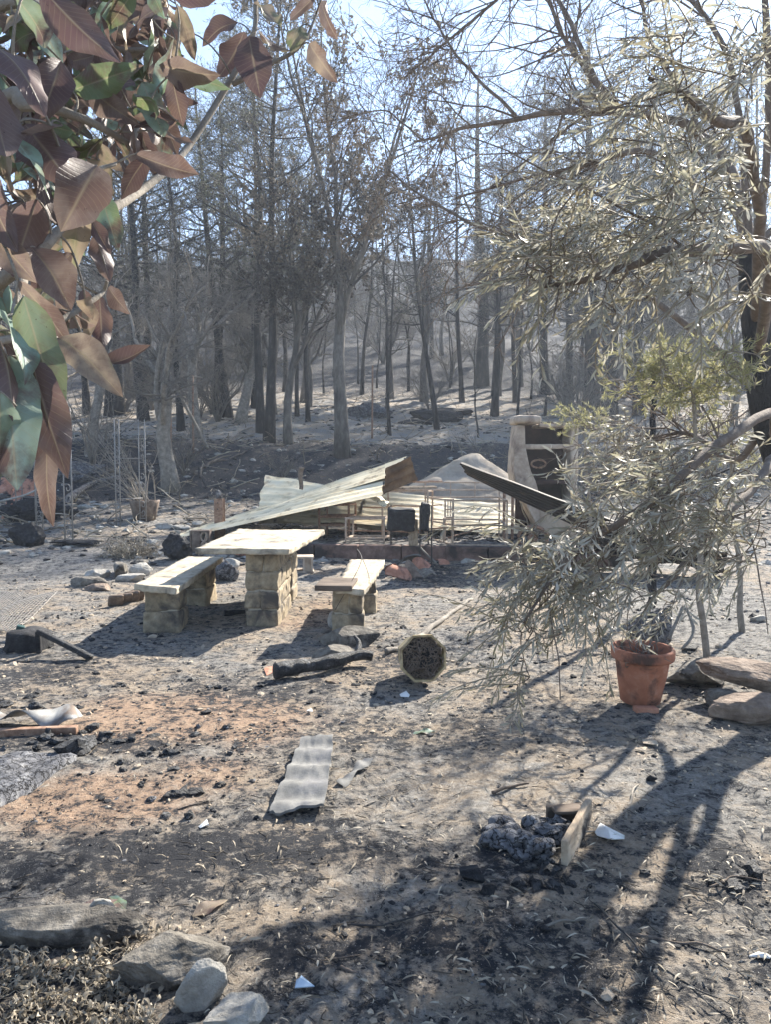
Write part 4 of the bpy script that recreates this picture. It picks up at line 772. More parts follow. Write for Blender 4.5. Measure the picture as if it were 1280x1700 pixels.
# ---- burnt beam at right
t = thing('burnt_beam', 'burnt wooden box beam with a pale plank side and a cracked charred top', 'beam', G(900, 1400)); bb = G(937, 1440); be = G(978, 1368)
mb = MB(); a = np.array([bb[0], bb[1], bb[2]+.05]); b = np.array([be[0]+.0, be[1], be[2]+.06]); beam(mb, a, b, .028, .115, .004, .004, seed=3, res=.02); mb.build('plank_side', MT['wood'], t)
dr = nrm((b-a)*[1, 1, 0]); sd_ = np.array([-dr[1], dr[0], 0]); mb = MB()
rs = np.random.RandomState(6); 
for k in range(30):
    s1 = rs.uniform(.02, .82); s2 = rs.uniform(.05, .20); pz = rs.uniform(.03, .085)-s2*.08; L_ = np.linalg.norm(b-a)
    rock(mb, a*[1, 1, 0]+dr*s1*L_+sd_*s2+[0, 0, pz], rs.uniform(.045, .10, 3)*[1, 1, .45], k, 3, 9, .4, .10, rot(rs.uniform(-.4, .4), rs.uniform(-.4, .4), rs.uniform(0, 3)))
mb.build('charred_top', MT['ashchar'], t, smooth=False)
mb = MB(); 
for k in range(12): s1 = rs.uniform(-.04, .5); s2 = rs.uniform(.20, .34); rock(mb, a*[1, 1, 0]+dr*s1*.5+sd_*s2+[0, 0, .04], rs.uniform(.06, .12, 3)*[1, 1, .6], 50+k, 3, 10, .6, .08, rot(0, 0, k))
mb.build('charred_end', MT['ashchar'], t)
mb = MB(); rbox(mb, b*[1, 1, 0]+sd_*.1-dr*.01+[0, 0, .045], (.17, .03, .09), rot(0, 0, .1), .004, .004, 12, 2, .02); rbox(mb, b*[1, 1, 0]+sd_*.08-dr*.05+[0, 0, .09], (.13, .07, .014), rot(0, 0, .1), .003, .004, 12, 2, .02); mb.build('end_wall', MT['boarddark'], t)
rockat(787, 1468, 38, .06, .07, 'round black charcoal lump left below the burnt beam', 120, 'char', 'charcoal', name='charcoal_lump', sub=4, sink=.1)
rockat(812, 1490, 26, .04, .05, 'small black charcoal lump below the round one', 121, 'char', 'charcoal', name='charcoal_lump', sub=3, sink=.1)
rockat(1083, 1300, 16, .03, .03, 'tiny black charcoal lump between the two pale chips and the burnt beam', 122, 'char', 'charcoal', name='charcoal_lump', sub=3, sink=.1)
# ---- scraps
def flat(px, py, wpx, hpx, label, m, name, cat, seed=1, lift=.015):
    g = G(px, py); W_ = wpx*g[1]/FPX; H_ = hpx*g[1]**2/FPX/CAMZ; mb = MB(); rs = np.random.RandomState(seed); an = np.sort(rs.uniform(0, 6.28, 6)); p = np.stack([np.cos(an)*W_/2, np.sin(an)*H_/2, rs.uniform(0, lift, 6)], -1)+g+[0, 0, .01]
    c = p.mean(0)+[0, 0, lift*.5]; V = np.vstack([p, c, p-[0, 0, .003], c-[0, 0, .003]]); k = np.arange(6); kk = (k+1) % 6
    mb.add(V, [np.stack([k, kk, k*0+6], -1), np.stack([kk+7, k+7, k*0+13], -1), np.stack([k, k+7, kk+7, kk], -1)]); return tag(mb.build(name, MT[m], smooth=False), label, cat)
flat(505, 1648, 34, 36, 'small bluish plastic shard on the ground near the bottom edge', 'glass', 'plastic_shard', 'plastic', 2, .03)
flat(1012, 1386, 50, 34, 'bluish white scrap of foil right of the burnt beam', 'white', 'foil_scrap', 'foil', 3, .03)
flat(338, 1374, 18, 12, 'bright white shard on the reddish burnt soil', 'white', 'white_shard', 'shard', 4)
flat(673, 1156, 18, 10, 'white chip in front of the tipped planter', 'white', 'white_chip', 'chip', 5)
flat(1078, 1236, 30, 12, 'upper pale chip right of the big tree shadow', 'terrapale' if 0 else 'sand', 'pale_chip', 'chip', 6)
flat(1065, 1247, 20, 10, 'lower pale chip right of the big tree shadow', 'sand', 'pale_chip', 'chip', 7)
flat(1262, 1594, 40, 14, 'white scrap at the lower right edge', 'white', 'white_scrap', 'scrap', 8)
flat(513, 1186, 10, 12, 'little white cube-like chip at the right end of the reddish soil', 'white', 'white_chip', 'chip', 9, .02)
flat(1010, 1660, 26, 24, 'pinkish flat chip near the bottom right', 'sand', 'pale_chip', 'chip', 10)
flat(448, 1116, 22, 16, 'orange tile chip left of the charred log', 'terrapale', 'tile_chip', 'tile', 11)
for i, (p0, p1, lb) in enumerate([((318, 1524), (378, 1497), 'tan curled leaf on the soil right of the mottled rock'), ((115, 1562), (196, 1524), 'reddish brown broad leaf lying over the grey rock'), ((208, 1512), (180, 1492), 'greenish leaf behind the grey rock'), ((74, 1600), (122, 1614), 'tan pink leaf on the ash in the lower left corner'), ((686, 1220), (724, 1216), 'pale green leaf in the big shadow in the middle of the yard'), ((540, 1130), (562, 1136), 'small tan leaf by the charred log')]):
    a, b = G(*p0), G(*p1); a[2] += .006; b[2] += .008
    if i in (1,): a[2] += .06; b[2] += .06
    mb = MB(); leaf(mb, a, b, (.05, -.1, 1), .42 if i != 4 else .38, .12, .05, .03, i, [.5, .12, .9, .5, .93, .5][i]); tag(mb.build('fallen_leaf', MT['leafgreen'], attr=True), lb, 'leaf', 'fallen broad leaves')
for i, (pp_, r_, m, lb) in enumerate([([(562, 1608), (610, 1622), (640, 1660), (664, 1700)], .006, 'barkbrown', 'long thin stick running to the bottom edge near the middle'), ([(1050, 1557), (1120, 1564), (1205, 1577)], .007, 'barkbrown', 'straight brown stick in the lower right of the yard'), ([(815, 1320), (850, 1312), (875, 1308)], .009, 'barkbrown', 'short stick left of the dark end of the burnt beam'),
    ([(985, 1500), (1060, 1580), (1150, 1640), (1230, 1680)], .004, 'twigdark', 'long dark twig crossing the trunk shadow'), ([(1040, 1362), (1052, 1335), (1062, 1305)], .008, 'barkpale', 'pale curved stick at the edge of the trunk shadow'), ([(575, 1535), (640, 1540), (735, 1522)], .005, 'twigdark', 'dark thin twig below the middle of the yard'),
    ([(480, 1625), (520, 1600), (600, 1590)], .004, 'barkbrown', 'thin brown twig above the bluish shard'), ([(960, 1395), (1010, 1365), (1055, 1350)], .004, 'barkpale', 'pale twig right of the burnt beam'), ([(745, 1650), (752, 1675), (765, 1700)], .006, 'barkpale', 'pale twig cut by the bottom edge'), ([(300, 1345), (360, 1330), (430, 1338)], .004, 'twigdark', 'dark twig on the reddish soil'),
    ([(600, 1340), (640, 1330), (655, 1312)], .004, 'barkpale', 'pale twig right of the corrugated sheet'), ([(1180, 1480), (1230, 1470), (1275, 1474)], .005, 'barkbrown', 'brown twig at the right edge below the big shadow'), ([(905, 1540), (950, 1533), (985, 1530)], .005, 'barkpale', 'pale bent twig left of the trunk shadow')]):
    stick(pp_, r_, lb, m, 'twig', 'twig', 'twigs lying on the yard', wob=.03, k=5, seed=i)
# ================================================================ collapsed shelter
FZ = .29                                            # top of the raised floor
def plinth():
    t = thing('shelter_floor', 'low raised shelter floor edged with scorched bricks, covered in ash', 'floor', (1, 13, 0)); rs = np.random.RandomState(3)
    fr = [(-2.0, 12.85), (-1.15, 12.62), (.98, 12.35), (3.6, 11.75)]; mb = MB(); k = 0
    for (a, b) in zip(fr[:-1], fr[1:]):
        a = np.array(a); b = np.array(b); L_ = np.linalg.norm(b-a); n = max(1, int(round(L_/.62)))
        for i in range(n):
            p = a+(b-a)*(i+.5)/n; d = (b-a)/L_; an = math.atan2(d[1], d[0]); rbox(mb, (p[0], p[1]+.1, FZ/2-.03), (L_/n-.012, .2, FZ+.06), rot(0, 0, an), .012, .006, 8, k, .05); k += 1
    mb.build('brick_edge', MT['brick'], t)
    mb = MB(); X, Y = np.meshgrid(np.linspace(0, 1, 70), np.linspace(0, 1, 50)); xs = -2.0+X*5.6; yf = np.interp(xs, [q[0] for q in fr], [q[1] for q in fr]); ys = yf+.18+Y*(16.3-yf)
    z = FZ-.03+.03*fbm(np.stack([xs*2, ys*2, 0*xs], -1), 3, 4)+.04*np.abs(fbm(np.stack([xs*5, ys*5, 0*xs], -1), 3, 6))
    V = np.stack([xs, ys, z], -1).reshape(-1, 3); i = (np.arange(49)[:, None]*70+np.arange(69)[None]).ravel(); F = np.stack([i, i+1, i+71, i+70], -1)
    m = 70*50; V2 = V.copy(); V2[:, 2] = -.1; e = np.concatenate([np.arange(70), np.arange(1, 50)*70+69, 49*70+np.arange(68, -1, -1), np.arange(48, 0, -1)*70]); e2 = np.roll(e, -1)
    mb.add(np.vstack([V, V2]), [F, np.stack([e, e+m, e2+m, e2], -1)]); mb.build('floor_slab', MT['ashfloor'], t)
MT['ashfloor'] = mat('ash covered floor', [(.35, (.035, .033, .032)), (.5, (.16, .15, .135)), (.65, (.40, .37, .33))], 9, bump=1, bs=30, bd=.02)
plinth()
# debris lying on the floor: too small and many to count
mb = MB(); rs = np.random.RandomState(8)
for k in range(260):
    x = rs.uniform(-1.1, 3.2); y = rs.uniform(12.9, 15.2); rock(mb, (x, y, FZ+.03), rs.uniform(.03, .13, 3)*[1, 1, .4], k, 1, 5, .6, .1, rot(0, 0, k), 0 if rs.rand() < .6 else 1)
o = mb.build('burnt_debris', [MT['char'], MT['ashchar']], smooth=False); o['kind'] = 'stuff'; o['label'] = 'burnt ash and charcoal debris covering the shelter floor'; o['category'] = 'debris'
def roofsheet(label, A, B, C, D, ribs, depth, seed, mats=('sheettop', 'sheetsoot'), buckle=.05, nT=50, edge=.03, pt=None):
    A, B, C, D = [np.array(P(*p)) for p in (A, B, C, D)]
    for q in (A, B, C, D): q[2] = max(q[2], gz(q[0], q[1])+.03)
    mb = MB(); sheet(mb, A, B, C, D, ribs, depth, .004, nT, seed, buckle, edge=edge); o = mb.build('roof_sheet', [MT[m] for m in mats]); return tag(o, label, 'roof sheet', 'fallen ribbed metal roof sheets'), (A, B, C, D)
# two long sheets leaning up to the right, their high ends scorched brown
def longsheet(label, fl, fr, br, bl, seed):
    (A, B, C, D) = [np.array(P(*p)) for p in (fl, fr, br, bl)]
    for q in (A, D): q[2] = max(q[2], gz(q[0], q[1])+.02)
    mb = MB(); sheet(mb, A, B, C, D, 5, .035, .004, 60, seed, .02, edge=.01, mats=(0, 1)); return tag(mb.build('roof_sheet', [MT['sheettop'], MT['sheetsoot']]), label, 'roof sheet', 'fallen ribbed metal roof sheets')
longsheet('long pale roof sheet with ribs sloping up to the right, front one of the pair', (283, 894, 13.6), (634, 822, 12.9), (640, 783, 15.4), (340, 874, 16.0), 2)
longsheet('long pale roof sheet rising to the right behind the front one, with scorched tip', (345, 878, 14.9), (650, 790, 14.0), (676, 757, 16.8), (395, 856, 17.4), 5)
def tip(label, a, b, c, d, seed): 
    A, B, C, D = [np.array(P(*p)) for p in (a, b, c, d)]; mb = MB(); sheet(mb, A, B, C, D, 3, .05, .004, 12, seed, .02, edge=.05); return tag(mb.build('roof_sheet', [MT['sheetbrown'], MT['sheetbrown']]), label, 'roof sheet', 'fallen ribbed metal roof sheets')
tip('brown scorched sheet end hanging from the high tip of the long sheets', (634, 822, 12.95), (692, 798, 13.3), (683, 758, 12.9), (640, 778, 12.7), 3)
roofsheet('pale ribbed sheet standing tilted behind the long sloping pair, left end upright', (427, 868, 15.2), (640, 880, 14.9), (625, 822, 16.9), (438, 787, 17.6), 6, .022, 7, buckle=.06)
roofsheet('pale sheet lying low behind the rusty bed frame', (600, 862, 15.0), (862, 888, 14.2), (852, 838, 16.2), (610, 812, 17.0), 6, .03, 9)
roofsheet('yellowish sheet lying flat under the rusty tables', (468, 862, 14.0), (800, 885, 13.9), (800, 868, 14.9), (490, 848, 14.9), 5, .035, 12)
roofsheet('twisted pale sheet strip dangling by the tall rusty frame', (612, 824, 13.2), (640, 842, 13.0), (646, 835, 13.2), (620, 818, 13.4), 1, .02, 14, nT=12)
roofsheet('black sooty sheet sloping down to the right in front of the barbecue', (764, 768, 12.0), (1040, 872, 11.4), (1000, 895, 12.3), (774, 788, 12.8), 6, .035, 16, mats=('sheetsoot', 'sheetsoot'), buckle=.012)
roofsheet('black crumpled sheet under the drooping branches at the right', (985, 868, 11.0), (1210, 930, 10.3), (1200, 965, 11.0), (950, 905, 11.9), 5, .05, 18, mats=('sheetsoot', 'sheetsoot'), buckle=.2)
# ---- steel frames
def frame(name, label, corners, z0, z1, rails, r=.016, m='rustpale', top=None, cat='frame', back=None):
    """corners: four (x,y); rails: heights; every leg and rail ring its own part"""
    c = np.array(corners, float); t = thing(name, label, cat, (*c.mean(0), z0), 'burnt steel furniture frames')
    for i, (x, y) in enumerate(c):
        zt = back if (back and i >= 2) else z1; mb = MB(); beam(mb, (x, y, z0), (x, y, zt), 2*r, up=(0, 1, 0)); mb.build('leg', MT[m], t)
    for h in rails:
        mb = MB()
        for i in range(4): a = c[i]; b = c[(i+1) % 4]; beam(mb, (*a, h), (*b, h), 2*r*.95)
        mb.build('rail', MT[m], t)
    if back:
        mb = MB(); a, b = c[2], c[3]
        for h in np.linspace(z1+.12, back-.01, 2): beam(mb, (*a, h), (*b, h), 2*r*.9)
        for s in (.33, .66): p = a+(b-a)*s; beam(mb, (*p, z1), (*p, back), r*1.2, up=(0, 1, 0))
        mb.build('backrest', MT[m], t)
    return t
def pz(py, y): return CAMZ-(py-770)*y/FPX
def rect(px0, px1, y, dp, sk=0): x0 = (px0-640)*y/FPX; x1 = (px1-640)*y/FPX; return [(x0, y), (x1, y+.0), (x1+sk, y+dp), (x0+sk, y+dp)]
frame('stool_frame', 'low square rusty stool frame standing left of the black box', rect(573, 637, 13.0, .45, .1), FZ, pz(859, 13.0), [pz(861, 13.0), pz(894, 13.0)])
frame('shelf_frame', 'dark rusty shelf frame behind the stool at the left end of the shelter', rect(529, 578, 13.9, .5, .1), FZ, pz(836, 13.9), [pz(838, 13.9), pz(858, 13.9), pz(872, 13.9)], .02, 'rust')
t = frame('table_frame', 'tall rusty table frame carrying pale slats above the black box', rect(634, 711, 13.6, .6, .12), FZ, pz(816, 13.6), [pz(816, 13.6)], .016, 'rustpale')
mb = MB()
for k in range(2): x0, y0 = (631-640)*13.6/FPX, 13.6+k*.55; beam(mb, (x0, y0, pz(811, 13.6)), (x0+1.0, y0+.02, pz(809, 13.6)), .09, .03, .003, .003, seed=k, res=.05)
mb.build('slats', MT['wood'], t)
frame('bed_frame', 'wide rusty bed frame with a raised back rail under the black sheet', [((753-640)*12.7/FPX, 12.7), ((843-640)*12.6/FPX, 12.6), ((830-640)*14.0/FPX, 14.0), ((707-640)*14.0/FPX, 14.0)], FZ, pz(830, 12.7), [pz(831, 12.7), pz(905, 12.7), pz(872, 12.7)], .014, 'rustpale', back=pz(800, 14.0))
frame('bench_frame', 'thick legged rusty frame standing against the left wall of the barbecue', rect(838, 852, 13.2, .3, .05), FZ, pz(812, 13.2), [pz(818, 13.2), pz(900, 13.2)], .022, 'rust')
frame('chair_frame', 'narrow rusty chair frame between the black box and the bed frame', rect(738, 752, 12.9, .4, .05), FZ, pz(860, 12.9), [pz(862, 12.9)], .014, 'rustpale', back=pz(828, 13.3))
for i, (a, b, lb) in enumerate([((690, 880, 13.4), (838, 868, 13.6), 'rusty rod lying across behind the bed frame'), ((745, 893, 13.0), (800, 876, 13.5), 'rusty rod slanting inside the bed frame'), ((600, 842, 14.2), (735, 838, 14.4), 'rusty rod behind the black box'), ((660, 800, 14.6), (735, 799, 14.6), 'thin dark rod at the height of the pale slats'), ((560, 880, 13.7), (700, 884, 13.6), 'thin rusty rod across the floor behind the stool frame'), ((695, 905, 12.4), (728, 938, 12.0), 'pale stick leaning on the brick edge')]):
    mb = MB(); tube(mb, [P(*a), P(*b)], .014, n=8, k=6, wob=.02, seed=i); tag(mb.build('steel_rod', MT['rust' if i < 5 else 'barkpale']), lb, 'rod', 'rods lying among the burnt frames')
t = thing('burnt_grill', 'black burnt box with a flap on thin dark legs in the middle of the shelter', 'grill', (P(690, 905, 12.3)[0], 12.4, FZ))
mb = MB(); a = P(667, 862, 12.45); rbox(mb, a, (.42, .34, .36), rot(.05, .02, .08), .04, .03, 6, 3, .03); mb.build('box', MT['char'], t)
mb = MB(); rbox(mb, P(706, 858, 12.3), (.10, .4, .44), rot(0, .05, .1), .03, .03, 6, 5, .03); mb.build('flap', MT['char'], t)
for px, py1, yy in ((697, 938, 12.0), (716, 938, 12.0), (650, 905, 12.7), (712, 905, 12.8)):
    a = P(px, 838, yy if yy > 12.3 else 12.25); mb = MB(); beam(mb, (a[0], yy, a[2]), (a[0], yy, FZ if yy > 12.3 else 0.0), .022, up=(0, 1, 0)); mb.build('leg', MT['irondark'], t)
t = MB(); 
for k in range(3): beam(t, P(680+k*6, 862, 12.5), P(682+k*5, 907, 12.5), .05, .03, .006, .006, seed=k, res=.04)
tag(t.build('wood_post', MT['wood']), 'short pale split post standing under the black box', 'post')
stick([(500, 775, 16.5), (498, 790, 16.5), (499, 812, 16.5)], .06, 'small brown stub post showing above the upright pale sheet', 'barkbrown', 'stub_post', 'post', wob=.03, tip=.7)
# ---- barbecue
yb = 14.4; t = thing('barbecue', 'tall white plastered masonry barbecue with a sooty two level opening', 'barbecue', (P(900, 900, yb)[0], yb, .2))
X = lambda px, y=yb: (px-640)*y/FPX
zt = pz(700, yb); mb = MB()
# left wall: waisted, leaning outwards to the foot
def wallpoly(pts, y0, y1, seed, m):
    mb = MB(); pts = np.array([(X(a), pz(b, yb)) for a, b in pts]); n = 24; s = np.linspace(0, 1, n); ln = []
    zs = np.linspace(pts[0][1], pts[-1][1], n); xl = np.interp(-zs, -pts[:, 1], pts[:, 0]); return zs, xl
zs = np.linspace(.2, pz(708, yb), 24); 
yy_ = 770+(CAMZ-zs)*FPX/yb
xl = X(np.interp(yy_, [708, 745, 780, 800, 880, 905], [855, 851, 849, 852, 893, 900])); xr = X(np.interp(yy_, [708, 745, 780, 800, 880, 905], [866, 868, 876, 886, 905, 912]))
V = []; 
for q in range(24):
    for (xx_, y_) in ((xl[q], yb-.3), (xr[q], yb-.3), (xr[q], yb+.45), (xl[q], yb+.45)): V.append((xx_, y_, zs[q]))
V = np.array(V)+.008*vec3n(np.array(V)*4, 3); i = np.arange(23)[:, None]*4+np.arange(4)[None]; j = np.arange(23)[:, None]*4+(np.arange(4)[None]+1) % 4
mb.add(V, np.stack([i, j, j+4, i+4], -1).reshape(-1, 4)); mb.build('left_wall', MT['plaster'], t, smooth=False)
mb = MB(); rbox(mb, (X(947), yb+.05, (pz(706, yb)+.2)/2), (.13, .7, pz(706, yb)-.2), None, .03, .025, 7, 4, .05); mb.build('right_column', MT['plaster'], t)
mb = MB(); rbox(mb, ((X(866)+X(950))/2, yb+.42, 1.3), (X(950)-X(860), .08, 2.15), None, .01, .006, 5, 4, .1); mb.build('back_wall', MT['soot'], t)
mb = MB(); rbox(mb, (X(870), yb-.05, pz(699, yb)), (X(891)-X(849), .75, .15), None, .05, .02, 6, 6, .04); mb.build('cap', MT['plaster'], t)
mb = MB(); rbox(mb, ((X(890)+X(952))/2, yb, pz(708, yb)), (X(952)-X(888), .7, .07), None, .02, .015, 6, 7, .04); mb.build('lintel', MT['plaster'], t)
mb = MB(); rbox(mb, ((X(868)+X(944))/2, yb-.22, pz(742, yb)), (X(944)-X(867), .10, .09), None, .015, .01, 6, 8, .04); mb.build('shelf', MT['plaster'], t)
mb = MB(); rbox(mb, ((X(868)+X(944))/2, yb+.05, pz(800, yb)), (X(944)-X(870), .6, .07), None, .015, .01, 6, 9, .06); mb.build('hearth', MT['soot'], t)
mb = MB(); rbox(mb, ((X(892)+X(950))/2, yb-.15, (pz(838, yb)+.2)/2+.1), (X(950)-X(892), .35, pz(838, yb)-.2), None, .015, .01, 6, 10, .06); mb.build('base_wall', MT['sand'], t)
mb = MB(); an = np.linspace(0, 2*math.pi, 26); tubes(mb, np.stack([X(890)+.13*np.cos(an), np.full(26, yb-.25), pz(770, yb)+.07*np.sin(an)], -1)[None], np.full((1, 26), .018), 7); mb.build('iron_ring', MT['rust'], t)
# things in front of the barbecue
g = P(885, 905, 12.9); t = thing('cart_wheel', 'rusty round wheel leaning on the brick edge below the black sheet', 'wheel', g)
for rr_, k_, nm in ((.24, .03, 'rim'), (.06, .03, 'hub')):
    mb = MB(); tubes(mb, np.stack([g[0]+rr_*np.cos(an), g[1]+0*an, g[2]+.12+rr_*.8*np.sin(an)], -1)[None], np.full((1, 26), k_), 8); mb.build(nm, MT['rust'], t)
# ---- pale mound
c = np.array([P(785, 770, 18.4)[0], 18.4, .45]); n1, n2 = 46, 64; rr_ = np.linspace(0, 1, n1)[:, None]+0*np.zeros(n2)[None]; aa = (np.arange(n2)*2*math.pi/n2)[None]+0*rr_
H_ = pz(750, 18.4)-.45; h = H_*(1.0-np.sqrt(rr_**2+.002))*1.03; V = np.stack([c[0]+2.4*rr_*np.cos(aa), c[1]+2.2*rr_*np.sin(aa), c[2]+h], -1); V = V+.16*vec3n(V*1.3, 4, 4)*(rr_**.3)[..., None]+.05*vec3n(V*5, 5, 4); V[-1, :, 2] -= .3
i = np.arange(n1-1)[:, None]*n2+np.arange(n2)[None]; j = np.arange(n1-1)[:, None]*n2+(np.arange(n2)[None]+1) % n2
mb = MB(); mb.add(V.reshape(-1, 3), np.stack([i, i+n2, j+n2, j], -1).reshape(-1, 4)); tag(mb.build('sand_mound', MT['sand']), 'pointed pale mound of sand behind the collapsed shelter', 'mound')
# ---- broken terracotta in front of the plinth
rs = np.random.RandomState(31)
for i, (px, py, w_, m, lb) in enumerate([(662, 965, 40, 'terrapale', 'orange broken tile with a dark face, leftmost of the sherds before the plinth'), (686, 962, 34, 'stonebrown', 'grey brown curved sherd in the middle of the broken pottery'), (702, 952, 30, 'terrapale', 'pink sherd lying on top of the broken pottery'), (735, 946, 22, 'terrapale', 'small pink sherd leaning on the pale stick'), (712, 968, 34, 'stone', 'grey sherd at the front right of the broken pottery'), (680, 945, 40, 'zinc', 'bluish crumpled rag behind the broken pottery'), (650, 955, 22, 'terra', 'small orange sherd at the far left of the broken pottery')]):
    g = G(px, py); W_ = w_*g[1]/FPX; mb = MB(); th = np.linspace(-.7, .7, 9); u = np.linspace(0, 1, 7); V = np.array([[(W_*.6*math.sin(a)), (k-.5)*W_*.9*(1+.3*math.sin(a*3+i)), W_*.6*(math.cos(a)-.7)] for a in th for k in u]); V2 = V*.93-[0, 0, .012]
    q = (np.arange(8)[:, None]*7+np.arange(6)[None]).ravel(); F = np.stack([q, q+7, q+8, q+1], -1); m_ = 63; e = np.concatenate([np.arange(7), np.arange(1, 9)*7+6, 56+np.arange(5, -1, -1), np.arange(7, 0, -1)*7]); e2 = np.roll(e, -1)
    V += .012*vec3n(V*12+i, i); mb.add(np.vstack([V, V2])@rot(rs.uniform(-.8, .8), rs.uniform(-.6, .6), rs.uniform(0, 6)).T+[g[0], g[1]+.15, g[2]+.10], [F, F[:, ::-1]+m_, np.stack([e, e+m_, e2+m_, e2], -1)]); tag(mb.build('pottery_sherd', MT[m]), lb, 'sherd', 'broken pottery before the plinth')
# ---- terrace rocks, fence posts
for i, (px, py, w_, h, lb) in enumerate([(595, 693, 36, .5, 'left dark rock of the pile on the terrace behind the forked tree'), (612, 690, 30, .6, 'rounded rock in the middle of the pile on the terrace'), (632, 696, 34, .4, 'right dark rock of the pile on the terrace'), (722, 700, 70, .5, 'dark burnt hummock on the terrace right of the fence post'), (750, 690, 60, .45, 'second dark hummock on the terrace, farther right'), (690, 705, 40, .3, 'small dark rock on the terrace left of the hummocks')]):
    rockat(px, py, w_, h, .7, lb, 140+i, 'ashchar' if i < 3 else 'char', 'rock' if i != 3 and i != 4 else 'hummock', name='rock' if i not in (3, 4) else 'burnt_hummock', sink=.25, amp=.15)
FPG = 'thin fence posts on the far terrace'
for i, (px, py, h, lb) in enumerate([(617, 728, 2.6, 'thin grey fence post right of the forked tree'), (283, 780, 2.4, 'thin grey fence post left of the bent grey tree'), (320, 752, 2.4, 'thin grey post beside the bent grey tree')]):
    g = G(px, py); mb = MB(); tube(mb, [g, g+[.02, 0, h]], .035, .03, 8, 6); tag(mb.build('fence_post', MT['rust']), lb, 'post', FPG)
stick([(345, 745, 23), (300, 660, 22.5), (288, 630, 22.5)], .05, 'long pale pole leaning at the left behind the gnarled tree', 'barkpale', 'leaning_pole', 'pole', tip=.8)
stick([(325, 790), (350, 770), (390, 760), (440, 735)], .05, 'fallen bare branch lying on the dark bank', 'barkbrown', 'fallen_branch', 'branch', wob=.1)
stick([(360, 745), (430, 700), (520, 645), (560, 640)], .035, 'long thin fallen branch spanning the bank left of the forked tree', 'twiggrey', 'fallen_branch', 'branch', wob=.2)
stick([(328, 775, 20.5), (335, 790, 20.3), (342, 808, 20)], .06, 'charred broken root sticking up on the dark bank', 'char', 'charred_root', 'root', wob=.1)
# ================================================================ near trees
class Skel:
    """limbs plus twigs that join the nearest limb, like a real crown"""
    def __init__(s): s.N = np.zeros((0, 3)); s.T = np.zeros((0, 3)); s.tubes = []
    def limb(s, pts, r0, r1, n=30, wob=.04, seed=0, k=10):
        L = smooth_line(pts, n); L = L+wob*vec3n(L*1.7+seed, seed, 3)*np.minimum(1, np.arange(n)/4)[:, None]; r = np.linspace(r0, r1, n)*(1+.08*vn(L*5, seed))
        s.tubes.append((L, r, k)); s.N = np.vstack([s.N, L]); s.T = np.vstack([s.T, nrm(np.gradient(L, axis=0))]); return L, r
    def join(s, p, r=.006, n=7, maxr=.012):
        d = np.linalg.norm(s.N-p, axis=1); j = np.argmin(d); a = s.N[j]; L = d[j]
        if L < .02: return
        t = np.linspace(0, 1, n)[:, None]; m = (a+p)/2+s.T[j]*L*.25+np.array([0, 0, .12*L]); C = a*(1-t)**2+2*m*t*(1-t)+p*t**2
        s.tubes.append((C, np.linspace(min(maxr, r+.004*L), r*.7, n), 5)); s.N = np.vstack([s.N, C[2:]]); s.T = np.vstack([s.T, nrm(np.gradient(C, axis=0))[2:]])
def emit(sk, mb, sel=None):
    g = {}
    for L, r, k in (sk.tubes if sel is None else sel): g.setdefault((len(L), k), []).append((L, r))
    for (n, k), v in g.items(): tubes(mb, np.array([a for a, b in v]), np.array([b for a, b in v]), k)
def sprays(sk, blobs, rng, per=22, ln=(.045, .08), wd=.0095, L=(.22, .45), drift=(-.9, -.1, -.12), droop=.06):
    S_, D_ = [], []
    for px, py, rx, ry, y0, y1, n in blobs:
        for _ in range(n):
            a = rng.uniform(0, 6.28); q = math.sqrt(rng.rand()); S_.append(P(px+rx*q*math.cos(a), py+ry*q*math.sin(a), rng.uniform(y0, y1)))
    S_ = np.array(S_); o = np.argsort([np.linalg.norm(sk.N-p, axis=1).min() for p in S_]); S_ = S_[o]
    d = nrm(np.array(drift)+.75*rng.randn(len(S_), 3)); Ls = rng.uniform(*L, len(S_)); pts = [S_]
    for k in range(6): d = nrm(d+[0, 0, -droop*(1+k*.3)]+.07*rng.randn(len(S_), 3)); pts.append(pts[-1]+d*(Ls/6)[:, None])
    pp = np.stack(pts, 1); zmin = Z(pp[..., 0], pp[..., 1])+.06; pp[..., 2] = np.maximum(pp[..., 2], zmin)
    for q in pp[:, 0]: sk.join(q, .0028, 7, .006)
    tw = MB(); tubes(tw, pp, np.repeat(np.linspace(.0035, .0014, 7)[None], len(pp), 0), 4)
    lf = MB(); m = len(pp); t = np.tile(np.linspace(.06, 1, per), m)+rng.uniform(-.02, .02, m*per); t = np.clip(t, 0, 1); pi = np.repeat(np.arange(m), per); f = t*6; i0 = np.minimum(f.astype(int), 5); q = (f-i0)[:, None]
    keep = rng.rand(m*per) < .85; pos = pp[pi, i0]*(1-q)+pp[pi, i0+1]*q; tg = nrm(pp[pi, i0+1]-pp[pi, i0]); sd = nrm(np.cross(tg, [0, 0, 1.0]))
    alt = np.tile(np.where(np.arange(per) % 2 == 0, 1, -1), m)[:, None]; dr = nrm(tg*1.0+sd*alt*.75+.28*rng.randn(m*per, 3)+[0, 0, -.25]); nh = nrm(np.cross(dr, sd)+.7*rng.randn(m*per, 3))
    tone = np.repeat(rng.rand(m), per)*.6+.4*rng.rand(m*per); k = keep
    leaves(lf, pos[k], dr[k], nh[k], rng.uniform(*ln, m*per)[k], wd*rng.uniform(.75, 1.25, m*per)[k], .12, 0, tone[k]); return tw, lf
rng = np.random.RandomState(15)
T0 = np.array([3.6, 5.75, 0.0]); root = thing('olive_tree', 'big scorched olive tree at the right with drooping grey green sprays over the pot', 'olive tree', (T0[0], T0[1], gz(T0[0], T0[1])))
sk = Skel(); A_ = lambda *p: np.array(p)
